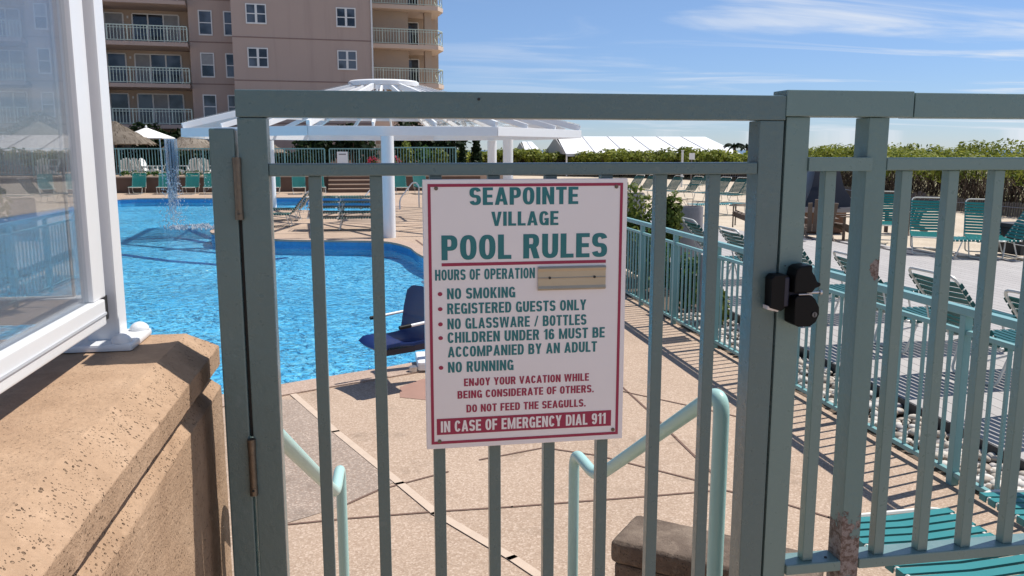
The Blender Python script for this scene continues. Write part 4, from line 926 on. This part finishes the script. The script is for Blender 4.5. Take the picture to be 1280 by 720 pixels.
def far_fence(x0, x1, y, z0, h, lab, step=1.9, pitch=.14):
    r = thing('terrace_fence', ((x0 + x1) / 2, y, z0), lab, 'fence', 'aqua fences of the terrace')
    MB().box(x0, x1, y - .03, y + .03, z0 + h - .06, z0 + h).build('top_rail', 'aqua_paint', r)
    MB().box(x0, x1, y - .02, y + .02, z0 + .08, z0 + .12).build('bottom_rail', 'aqua_paint', r)
    n_ = max(1, round((x1 - x0) / step))
    for i in range(n_ + 1): x = x0 + (x1 - x0) * i / n_; MB().box(x - .035, x + .035, y - .035, y + .035, z0, z0 + h - .061).build('post', 'aqua_paint', r)
    for i in range(n_):
        a = x0 + (x1 - x0) * i / n_; w = (x1 - x0) / n_; m = MB(); k_ = int(w / pitch)
        for j in range(1, k_): m.box(a + w * j / k_ - .014, a + w * j / k_ + .014, y - .012, y + .012, z0 + .121, z0 + h - .061)
        m.build('picket_panel', 'aqua_paint', r)
far_fence(-24, -2.3, 44.3, .8, 1.36, 'aqua terrace fence above the brown wall, left of the steps')
far_fence(-2.2, 1.0, 47.5, .8, 1.36, 'short aqua terrace fence set back behind the wide steps')
far_fence(1.1, 4.4, 44.3, .8, 1.42, 'aqua terrace fence with red flowers behind it, right of the pergola post')
# notice on the set back fence
p = gy(428, 196, 44.15)
nb = thing('notice_board', (p.x, 44.2, 1.0), 'small white notice board fixed on the terrace fence', 'sign')
MB().box(p.x - .27, p.x + .27, 44.21, 44.25, 1.22, 1.98).build('board', 'canvas_white', nb); MB().box(p.x - .18, p.x + .18, 44.2, 44.209, 1.82, 1.88).build('heading', 'grey_cover', nb)

# umbrellas
rng = random.Random(5)
def thatch_umbrella(x, y, z0, ztop, rad, lab):
    r = thing('thatched_umbrella', (x, y, z0), lab, 'umbrella', 'thatched umbrellas on the terrace')
    MB().tube([(x, y, z0), (x, y, ztop - .2)], .06, 10).build('pole', 'bark', r, smooth=True)
    m = MB(); ze = ztop - rad * .55
    for L_ in range(4):
        r0, r1 = rad * (.05 + .24 * L_), rad * (.30 + .235 * L_); za = ztop - (ztop - ze) * (.02 + .25 * L_); zb = za - (ztop - ze) * .30
        m.lathe([(r0, za + .02), (r1, zb), (r1 * .97, zb - .05), (r0, za - .05)], 30, (x, y, 0), cap=False)
        for _ in range(160):
            a = rng.random() * 6.283; t = rng.random(); rr = r0 + (r1 - r0) * t; c, s = math.cos(a), math.sin(a); z_ = za + (zb - za) * t
            l = .35; w = .03; dx, dy, dz = c * (r1 - r0) * .4, s * (r1 - r0) * .4, (zb - za) * .4 - .03
            m.add([(x + c * rr - s * w, y + s * rr + c * w, z_ + .03), (x + c * rr + s * w, y + s * rr - c * w, z_ + .03), (x + c * rr + dx + s * w, y + s * rr + dy - c * w, z_ + .03 + dz), (x + c * rr + dx - s * w, y + s * rr + dy + c * w, z_ + .03 + dz)], [(0, 1, 2, 3)])
    m.build('thatch_canopy', 'thatch', r)
thatch_umbrella(-13.3, 48, .8, 3.56, 2.0, 'brown thatched umbrella just right of the white windbreak post')
thatch_umbrella(-17.0, 48, .8, 3.52, 2.7, 'wide thatched umbrella seen through the glass windbreak')
thatch_umbrella(-9.4, 47.5, .8, 3.0, 1.5, 'thatched umbrella behind the falling water and pergola corner')
thatch_umbrella(-5.9, 48.5, .8, 2.72, 1.3, 'thatched umbrella edge showing beside the gate hinge stile')
def market(x, y, zt, ze, rad, lab):
    r = thing('market_umbrella', (x, y, .8), lab, 'umbrella', 'white market umbrellas on the terrace')
    MB().tube([(x, y, .8), (x, y, zt)], .025, 8).build('pole', 'weathered_wood', r)
    m = MB(); n_ = 8
    vs = [(x, y, zt)] + [(x + rad * math.cos(i * math.pi / 4), y + rad * math.sin(i * math.pi / 4), ze) for i in range(8)] + [(x, y, zt - .03)] + [(x + rad * math.cos(i * math.pi / 4), y + rad * math.sin(i * math.pi / 4), ze - .05) for i in range(8)]
    m.add(vs, [(0, 1 + i, 1 + (i + 1) % 8) for i in range(8)] + [(9, 10 + (i + 1) % 8, 10 + i) for i in range(8)] + [(1 + i, 10 + i, 10 + (i + 1) % 8, 1 + (i + 1) % 8) for i in range(8)])
    m.build('canopy', 'canvas_white', r); MB().lathe([(.05, 0), (.06, .05), (.01, .12)], 10, (x, y, zt)).build('finial', 'canvas_white', r)
market(-12.2, 50, 3.3, 2.72, 1.5, 'white market umbrella beside the brown thatched one')
market(-17.9, 51, 3.1, 2.5, 1.8, 'white market umbrella seen through the glass, behind the wide thatch')

# ------------------------------------------------------------------ apartment building
BA = R(83.6); u_ = Vector((math.sin(BA), math.cos(BA), 0)); n_ = Vector((-math.cos(BA), math.sin(BA), 0))
BT = Matrix(((u_.x, n_.x, 0, -8.25), (u_.y, n_.y, 0, 56), (0, 0, 1, 0), (0, 0, 0, 1)))
bd = thing('apartment_building', (-8.25, 56, 0), 'pinkish stucco apartment block with balconies behind the pool', 'building')
def BB(): return MB(BT)
TOP = 19.5
BB().box(0, 8.54, 0, 12, .7, TOP).build('projecting_wall', 'stucco_pink', bd)
BB().box(-2.70, -.001, 2.5, 12, .7, TOP).build('wall', 'stucco_pink', bd)
BB().box(-12.0, -8.3, 2.5, 12, .7, TOP).build('wall', 'stucco_pink', bd)
BB().box(-40, -17.2, 2.5, 12, .7, TOP).build('wall', 'stucco_pink', bd)
BB().box(-8.299, -2.701, 4.4, 12, .7, TOP).build('recess_wall', 'stucco_tan', bd)
BB().box(-17.199, -12.001, 4.4, 12, .7, TOP).build('recess_wall', 'stucco_tan', bd)
BB().box(8.541, 11.7, 4.5, 12, .7, TOP).build('wing_wall', 'stucco_tan', bd)
BB().box(11.701, 14.4, 7.4, 12, .7, TOP).build('wing_recess_wall', 'stucco_tan', bd)
for z in (3.75, 6.38, 9.01, 11.64, 14.27):
    g = BB().box(-.01, 8.55, -.012, -.001, z - .045, z + .03).build('stucco_band', 'stucco_groove', bd)
    BB().box(-2.69, -.01, 2.488, 2.499, z - .145, z - .07).build('stucco_band', 'stucco_groove', bd); BB().box(-11.99, -8.31, 2.488, 2.499, z - .15, z - .07).build('stucco_band', 'stucco_groove', bd)
def window(s0, s1, z0, z1, n, mull=0, dark=True):
    f = BB(); w = .07; d = n
    f.box(s0 - w, s1 + w, d - .05, d - .002, z1, z1 + w).box(s0 - w, s1 + w, d - .06, d - .002, z0 - w - .02, z0).box(s0 - w, s0, d - .05, d - .002, z0, z1).box(s1, s1 + w, d - .05, d - .002, z0, z1)
    if mull: f.box((s0 + s1) / 2 - .07, (s0 + s1) / 2 + .07, d - .049, d - .002, z0, z1)
    f.box(s0, s1, d - .04, d - .018, (z0 + z1) / 2 - .03, (z0 + z1) / 2 + .03)
    o = f.build('window', 'window_white', bd)
    BB().box(s0, s1, d - .02, d - .003, z0, z1).build('pane', 'window_glass', o)
    if rng.random() < .6: BB().box(s0 + .01, s1 - .01, d - .024, d - .0205, (z0 + z1) / 2 + (.04 if rng.random() < .6 else -.2), z1 - .02).build('blind', 'curtain', o)
    return o
for k_ in range(-3, 3):
    zc = 10.42 + 2.645 * k_
    for s0 in (.93, 6.44): window(s0, s0 + 1.1, zc - .53, zc + .53, 0, 1)
    zl = 10.1 + 2.63 * k_
    window(-2.03, -1.33, zl - .70, zl + .70, 2.5); window(-.50, -.02, zl - .70, zl + .70, 2.5); window(-11.45, -10.85, zl - .70, zl + .70, 2.5); window(-9.6, -9.0, zl - .70, zl + .70, 2.5)
def railing(s0, s1, n, z, h=1.0, side=None, m=None):
    m = m or BB(); m.box(s0, s1, n - .03, n + .03, z + h - .06, z + h).box(s0, s1, n - .02, n + .02, z + .06, z + .10).box(s0, s1, n - .018, n + .018, z + h - .2, z + h - .17)
    k = int((s1 - s0) / .19)
    for i in range(k + 1): x = s0 + (s1 - s0) * i / k; w = .035 if i % 6 == 0 else .018; m.box(x - w, x + w, n - .017, n + .017, z + .101, z + h - .061)
    return m
def sliding_door(s0, s1, z, n, panes=3):
    f = BB(); h = 2.02; f.box(s0, s1, n - .06, n - .002, z + h, z + h + .07)
    for i in range(panes + 1): x = s0 + (s1 - s0) * i / panes; f.box(x - .045, x + .045, n - .061, n - .002, z, z + h)
    o = f.build('sliding_door', 'window_white', bd)
    for i in range(panes):
        a = s0 + (s1 - s0) * i / panes + .046; b = s0 + (s1 - s0) * (i + 1) / panes - .046
        BB().box(a, b, n - .03, n - .003, z + .01, z + h - .001).build('pane', 'curtain' if rng.random() < .35 else 'window_glass', o)
for k_ in range(-3, 3):
    zf = 8.70 + 2.53 * (k_ + 0) if k_ <= 0 else 8.70 + 2.53 * k_
    for S0, S1 in ((-8.25, -2.74), (-17.1, -12.05)):
        BB().prism([(S0, 2.3), (S0 + .9, 1.42), (S1, 1.42), (S1, 4.39), (S0, 4.39)], 'z', zf - .24, zf).build('balcony_slab', 'stucco_pink', bd)
        m = railing(S0 + .9, S1, 1.47, zf); rl = m.build('balcony_railing', 'rail_mint', bd)
        m = BB()
        for i in range(6): t = i / 5; m.box(S0 + .9 * t - .018, S0 + .9 * t + .018, 2.3 - .83 * t - .018, 2.3 - .83 * t + .018, zf + .06, zf + .94)
        m.bar((S0, 2.3, zf + .97), (S0 + .9, 1.47, zf + .97), .06, .06); m.bar((S0, 2.3, zf + .08), (S0 + .9, 1.47, zf + .08), .04, .04); m.build('railing_return', 'rail_mint', rl)
        sliding_door(S0 + 2.0, S1 - .7, zf, 4.4); sliding_door(S0 + .35, S0 + 1.45, zf, 4.4, 1)
        BB().box(S0 + 1.68, S0 + 1.78, 4.33, 4.398, zf + 1.75, zf + 1.9).build('wall_lamp', 'window_white', bd)
WING = [9.28 + 2.63 * j for j in (-3, -2, -1, 0, 1, 2)]
for zf in WING:
    BB().prism([(8.56, 3.3), (13.6, 3.3), (14.15, 4.2), (14.15, 7.39), (11.72, 7.39), (11.72, 4.49), (8.56, 4.49)], 'z', zf - .28, zf).build('balcony_slab', 'stucco_light', bd)
    m = railing(8.58, 13.55, 3.36, zf, 1.05); rl = m.build('balcony_railing', 'rail_mint', bd)
    m = BB(); m.bar((13.55, 3.36, zf + 1.02), (14.08, 4.25, zf + 1.02), .06, .06).bar((14.08, 4.25, zf + 1.02), (14.08, 7.2, zf + 1.02), .06, .06).bar((13.55, 3.36, zf + .1), (14.08, 4.25, zf + .1), .04, .04).bar((14.08, 4.25, zf + .1), (14.08, 7.2, zf + .1), .04, .04)
    m.bar((14.08, 4.25, zf + .1), (14.08, 5.7, zf + 1.0), .03, .03).bar((14.08, 5.7, zf + .1), (14.08, 4.25, zf + 1.0), .03, .03).bar((14.08, 5.7, zf + .1), (14.08, 7.2, zf + 1.0), .03, .03).bar((14.08, 7.2, zf + .1), (14.08, 5.7, zf + 1.0), .03, .03)
    for t in (0, .5, 1): m.box(13.55 + .53 * t - .02, 13.55 + .53 * t + .02, 3.36 + .89 * t - .02, 3.36 + .89 * t + .02, zf, zf + 1.0)
    m.build('railing_return', 'rail_mint', rl)
    BB().box(12.85, 13.35, 4.4, 4.9, zf + .001, zf + 2.349).build('balcony_pier', 'stucco_tan', bd)
    sliding_door(11.9, 12.9, zf, 7.4, 1)
    bc = BB(); bc.box(12.1, 12.5, 5.2, 5.6, zf + .38, zf + .44)
    for x, y in ((12.12, 5.22), (12.48, 5.22), (12.12, 5.58), (12.48, 5.58)): bc.box(x - .02, x + .02, y - .02, y + .02, zf, zf + .38)
    bc.box(12.1, 12.5, 5.6, 5.64, zf + .4, zf + .95); ch = bc.build('balcony_chair', 'black_plastic'); tag(ch, 'small dark chair on a right wing balcony of the pink building', 'chair', 'dark chairs on the right wing balconies')
BB().box(8.56, 8.66, -.10, -.002, .7, TOP).build('downpipe', 'window_white', bd)
BB().box(-10.2, -10.1, 2.40, 2.498, .7, TOP).build('downpipe', 'window_white', bd)
BB().box(-2.70, -.002, 2.49, 2.499, .7, .701 + .2).build('plinth', 'stucco_groove', bd)
BB().box(-40, 14.6, -.3, 12.4, TOP + .002, TOP + .4).build('roof', 'stucco_light', bd)

# ------------------------------------------------------------------ plants
rng = random.Random(21)
def bush(name, x, y, z, rx, rz, mat, lab, n=700, size=.16, group=None, trunk=True, tall=1.0):
    r = thing(name, (x, y, z), lab, 'tree' if 'tree' in name else 'bush', group)
    m = MB(); k = 7
    for i in range(k):
        a = rng.random() * 6.28; q = rng.random() ** .5 * .55; h = rng.uniform(.35, .85)
        leaves(m, (x + rx * q * math.cos(a), y + rx * q * math.sin(a), z + rz * h), (rx * .55, rx * .55, rz * .34), n // k, size, rng)
    m.build('crown', mat, r)
    m = MB(); m.tube([(x, y, z), (x + .03, y, z + rz * .5)], [.05 * rz, .025 * rz], 7)
    for i in range(4): a = i * 1.6; m.tube([(x, y, z + rz * .2), (x + rx * .5 * math.cos(a), y + rx * .5 * math.sin(a), z + rz * .7)], [.025 * rz, .008 * rz], 5)
    m.build('trunk', 'bark', r)
    return r
BG = 'dark bushes against the building'
for i, (px_, wpx, ytop, Y_, lab) in enumerate(((392, 30, 165, 53, 'broad dark bush behind the left half of the pergola'), (440, 34, 160, 53.5, 'dark rounded bush left of the front pergola post'), (515, 26, 148, 53, 'tallest dark bush directly behind the pergola post'),
        (560, 34, 156, 52, 'dark bush right of the pergola post against the wall'), (222, 30, 166, 53, 'dark bush behind the falling water'), (190, 30, 160, 53.5, 'dark bush behind the white market umbrella'), (325, 26, 160, 52, 'dark bush behind the gate hinge stile'), (35, 30, 150, 54, 'dark bush seen through the glass windbreak'))):
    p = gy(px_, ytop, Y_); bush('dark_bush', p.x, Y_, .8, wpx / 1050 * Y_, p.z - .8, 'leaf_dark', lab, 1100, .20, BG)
for px_, ytop, w_, Y_, lab in ((578, 180, 8, 47, 'slim dark cypress left of the white pergola posts'), (595, 172, 13, 48, 'dark conical evergreen just left of the pergola posts'), (567, 190, 12, 46, 'short rounded evergreen at the end of the terrace fence')):
    p = gy(px_, ytop, Y_); r = thing('evergreen_tree', (p.x, Y_, .3), lab, 'tree', 'evergreens at the fence end'); m = MB(); H_ = p.z - .3; w0 = w_ / 1050 * Y_
    for i in range(10): t = i / 10; leaves(m, (p.x, Y_, .3 + H_ * (t * .95 + .06)), (w0 * (1 - t * .8), w0 * (1 - t * .8), H_ * .09), 110, .13, rng)
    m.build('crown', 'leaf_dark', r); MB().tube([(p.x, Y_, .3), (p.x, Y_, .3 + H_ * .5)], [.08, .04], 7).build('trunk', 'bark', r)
for px_, py_, w_, mat, lab in ((507, 193, 9, 'leaf_yellow', 'yellow green shrub right of the front pergola post'), (530, 197, 10, 'leaf_mid', 'green shrub behind the terrace fence near the sign'), (550, 199, 10, 'leaf_yellow', 'pale green shrub near the end of the terrace fence')):
    p = gy(px_, py_ - 8, 46); bush('green_shrub', p.x, 46, .8, w_ / 1050 * 46 * 1.4, max(.6, p.z - .6), mat, lab, 500, .12, 'shrubs behind the right terrace fence')
for px_, lab in ((466, 'red flowers left of the pergola post'), (494, 'red flowers right of the pergola post')):
    p = gy(px_, 197, 46); r = thing('flower_bush', (p.x, 45.2, .8), lab, 'flowers', 'red flowering plants'); m = MB(); leaves(m, (p.x, 45.2, 1.25), (.35, .25, .4), 160, .07, rng); m.build('foliage', 'leaf_mid', r)
    m = MB(); leaves(m, (p.x, 45.1, 1.5), (.33, .25, .25), 70, .08, rng); m.build('blossoms', 'flower_red', r)
for i in range(9):
    px_ = 156 + i * 13; p = gy(px_, 221, 43.9); r = thing('small_plant', (p.x, 43.9, .8), 'small green plant on the retaining wall top by the white chairs', 'plant', 'small plants along the retaining wall'); m = MB(); leaves(m, (p.x, 44.0, .92), (.22, .12, .14), 60, .07, rng); m.build('foliage', 'leaf_mid', r)
for hx0, hx1, lab in ((-15.5, -9.6, 'long clipped dark hedge behind the terrace fence and white chairs'), (-9.2, -3.4, 'dark hedge behind the terrace fence near the gate hinge stile')):
    r = thing('hedge', ((hx0 + hx1) / 2, 50.4, .8), lab, 'hedge', 'hedges behind the terrace fence'); m = MB(); x = hx0
    while x < hx1: leaves(m, (x, 50.4 + rng.uniform(-.2, .2), 1.45 + rng.uniform(-.06, .06)), (.55, .5, .68), 170, .15, rng, .6); x += .5
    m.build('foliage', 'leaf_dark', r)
# shrubs beside the sun deck and fence
for x, y, z, rx, rz, mat, lab in ((4.22, 12.75, .0, .42, 1.36, 'leaf_yellow', 'bright leafy shrub over the aqua fence, next to the sign'), (4.52, 12.45, .0, .22, 1.25, 'leaf_yellow', 'bright leafy shrub touching the round concrete bin'),
                                  (4.02, 11.6, 0, .36, .85, 'leaf_mid', 'low shrub growing through the aqua fence pickets near the sign'), (3.98, 10.1, 0, .30, .72, 'leaf_mid', 'low shrub behind the fence, beneath the ribbed board'), (3.9, 9.2, 0, .24, .5, 'leaf_yellow', 'low yellowish grass clump behind the aqua fence'), (4.3, 12.9, 0, .4, .9, 'leaf_mid', 'low shrub at the far end of the aqua fence')):
    bush('leafy_shrub', x, y, z, rx, rz, mat, lab, 1500 if rz > 1 else 900, .055, 'shrubs beside the aqua fence')

# dune: terrain and its thicket
line = [(-6, 84), (4, 76), (12, 70), (19, 63), (25, 52), (23.5, 42), (21.0, 33), (20.2, 26), (20.6, 20), (23, 12), (27, 4), (32, -6)]
LP = smoothpath([(x, y, 0) for x, y in line], 8)
def nrm_at(i):
    a, b = LP[max(0, i - 1)], LP[min(len(LP) - 1, i + 1)]; d = (b - a).normalized(); return Vector((-d.y, d.x, 0))
rows = [(0, 0.0), (1.2, .35), (4, .75), (9, 1.1), (18, 1.1), (34, .9), (70, .2), (120, -.06)]
m = MB(); vs = []
for i, p in enumerate(LP):
    nn = nrm_at(i)
    for d, h in rows: vs.append((*(p + nn * d).xy, h + (.25 * math.sin(i * .7 + d * .3) if 3 < d < 60 else 0)))
nr = len(rows); fs = [(i * nr + j, i * nr + j + 1, (i + 1) * nr + j + 1, (i + 1) * nr + j) for i in range(len(LP) - 1) for j in range(nr - 1)]
m.add(vs, fs); struct('dunes', m, 'dune_ground', smooth=True)
rng = random.Random(99)
mg = MB(); mt = MB()
def hnoise(a, b): return .5 * math.sin(a * 1.3 + b * .7) + .3 * math.sin(a * 2.9 - b * 1.1 + 1) + .2 * math.sin(a * 5.3 + b * 2.2 + 2)
seen = []
for i in range(len(LP) - 1):
    a, b = LP[i], LP[i + 1]; nn = nrm_at(i); L_ = (b - a).length; dist = a.length; sz = max(.062, .0023 * dist)
    nclump = int(L_ * 9.5)
    for _ in range(nclump):
        t = rng.random(); d = rng.choice((rng.uniform(.1, 1.6), rng.uniform(.2, 8))) if rng.random() < .8 else rng.uniform(8, 24)
        p = a + (b - a) * t + nn * d
        gh = 0.3 + min(1, d / 9) * .75
        right = max(0, min(1, (p.x - 17) / 8)) * (1 if p.y < 50 else .0)
        top = 1.74 + .32 * hnoise(p.x * .27 + 3, p.y * .31) + .22 * hnoise(p.x * .8, p.y * .8) + .42 * right * min(1, d / 6) + (.12 if d < 3 else 0)
        rz_ = rng.uniform(.35, .6); zz_ = top - rz_ * .6
        if d < 1.6: zz_ = rng.uniform(1.3, top - .1)
        leaves(mg, (p.x, p.y, max(gh + .1, zz_)), (rng.uniform(.5, .95), rng.uniform(.5, .95), rz_), 115 if d < 9 else 50, sz, rng, up=.7)
    for _ in range(int(L_ * 110)):
        t = rng.random(); p = a + (b - a) * t + nn * rng.uniform(-.1, 1.5); h0 = rng.uniform(0, .85); ln = rng.uniform(.3, .8)
        q = p + Vector((rng.gauss(0, .25), rng.gauss(0, .25), 0)); w = .012 + .0005 * dist
        s = Vector((-nn.y, nn.x, 0)) * w
        mt.add([(*(p - s).xy, h0), (*(p + s).xy, h0), (*(q + s * .4).xy, h0 + ln), (*(q - s * .4).xy, h0 + ln)], [(0, 1, 2, 3)])
tag(mg.build('dune_thicket', 'leaf_dune'), 'green thicket of low shrubs growing over the dune', 'thicket', kind='stuff')
tag(mt.build('bare_stems', 'twig_brown'), 'brown bare stems under the dune thicket', 'stems', kind='stuff')
# low slatted sand fence along the dune foot
root = thing('sand_fence', (20.4, 27, 0), 'low dark slatted sand fence at the foot of the dune thicket', 'fence')
ms = MB(); mw = MB()
for i in range(30, len(LP) - 16):
    a, b = LP[i], LP[i + 1]; nn = nrm_at(i)
    for t in [j / 7 for j in range(7)]:
        p = a + (b - a) * t - nn * .35; ms.bar((p.x, p.y, 0), (p.x, p.y, .42 + .05 * rng.random()), .05, .02)
    mw.tube([a - nn * .37 + Vector((0, 0, .3)), b - nn * .37 + Vector((0, 0, .3))], .01, 4)
ms.build('slats', 'grey_wood', root); mw.build('wire', 'steel', root)

# palms beyond the tent
def palm(x, y, h, lab, s=1.0):
    r = thing('palm_tree', (x, y, 0), lab, 'tree', 'palms beyond the tent'); MB().tube([(x, y, 0), (x + .1, y, h * .5), (x, y, h)], [.16, .13, .11], 9).build('trunk', 'bark', r)
    m = MB()
    for i in range(13):
        a = i * 2.4; el = rng.uniform(.2, 1.1); l = 1.7 * s; pts = []
        for j in range(6): t = j / 5; pts.append(Vector((x + l * t * math.cos(a), y + l * t * math.sin(a), h + l * (el * t - .75 * t * t))))
        sd = Vector((-math.sin(a), math.cos(a), 0))
        for j in range(5):
            w0, w1 = .22 * s * (1 - abs(j / 5 - .4)), .22 * s * (1 - abs((j + 1) / 5 - .4))
            for sg in (-1, 1): m.add([pts[j], pts[j + 1], pts[j + 1] + sd * sg * w1 - Vector((0, 0, .12)), pts[j] + sd * sg * w0 - Vector((0, 0, .12))], [(0, 1, 2, 3)])
    m.build('crown', 'leaf_dark', r)
for px_, d_, yt, lab in ((918, 66, 182, 'small palm just right of the white tent end'), (934, 68, 183, 'small palm beside the gate stile, past the white tent')):
    p = gd(px_, yt, d_); palm(p.x, p.y, p.z - .05, lab, .5)

# event tents
def tent(x0, x1, y0, dy, ze, zr, lab, bays, hip=1.2):
    r = thing('event_tent', ((x0 + x1) / 2, y0, 0), lab, 'tent', 'white tents behind the dunes'); ym = y0 + dy / 2
    vs = [(x0, y0, ze), (x1, y0, ze), (x1, y0 + dy, ze), (x0, y0 + dy, ze), (x0 + .25, ym, zr), (x1 - hip, ym, zr)]
    m = MB(); m.add(vs + [(a, b, c - .05) for a, b, c in vs], [(0, 1, 5, 4), (1, 2, 5), (2, 3, 4, 5), (6, 10, 11, 7), (7, 11, 8), (8, 11, 10, 9), (0, 6, 7, 1), (1, 7, 8, 2), (2, 8, 9, 3)])
    m.build('roof', 'tent_white', r)
    MB().prism([(y0 + .05, ze - .05), (y0 + dy - .05, ze - .05), (ym, zr - .1)], 'x', x0 + .05, x0 + .12).build('gable', 'tent_gable', r)
    for i in range(1, bays):
        t = i / bays; MB().bar((x0 + (x1 - x0) * t, y0 - .01, ze + .03), (x0 + .25 + (x1 - hip - x0 - .25) * t, ym, zr + .03), .06, .03).build('seam', 'tent_seam', r)
    MB().box(x0, x1, y0 + .02, y0 + .06, ze - .22, ze - .051).build('valance', 'tent_seam', r)
    for i in range(bays + 1):
        x = x0 + .1 + (x1 - x0 - .2) * i / bays; MB().tube([(x, y0 + .15, 0), (x, y0 + .15, ze - .06)], .07, 8).build('leg', 'white_paint', r)
a, b, c_ = gy(694, 191, 70), gy(926, 190, 66), gy(690, 172, 74)
tent(a.x, b.x, 66, 9, a.z - .05, c_.z + .05, 'long white event tent stretching behind the dune thicket', 6, 1.3)
a, b, c_ = gy(655, 191, 78), gy(676, 190, 78), gy(664, 177, 81); tent(a.x, b.x, 77, 7, a.z, c_.z, 'small white tent peak between the pergola edge and the long tent', 2, .4)
p = gd(853, 196, 47)
tag(MB().tube([(p.x, p.y, .0), (p.x, p.y, 2.02)], .06, 10).tube([(p.x, p.y, 2.02), (p.x, p.y, 2.06)], .09, 10).build('shower_post', 'window_white', smooth=True), 'pale round post standing before the thicket under the tent', 'post')
p = gd(865, 198, 46); rs = thing('notice_sign', (p.x, p.y, 0), 'small pale notice on a stake before the thicket', 'sign')
MB().box(p.x - .16, p.x + .16, p.y, p.y + .02, 1.55, 1.9).build('board', 'canvas_white', rs); MB().box(p.x - .03, p.x + .03, p.y + .021, p.y + .06, 0, 1.6).build('stake', 'grey_wood', rs)
# fix a few unused prototypes
for o in list(bpy.data.objects):
    if o.parent is None and o.get('label') == 'x':
        for ch in list(o.children): bpy.data.objects.remove(ch)
        bpy.data.objects.remove(o)
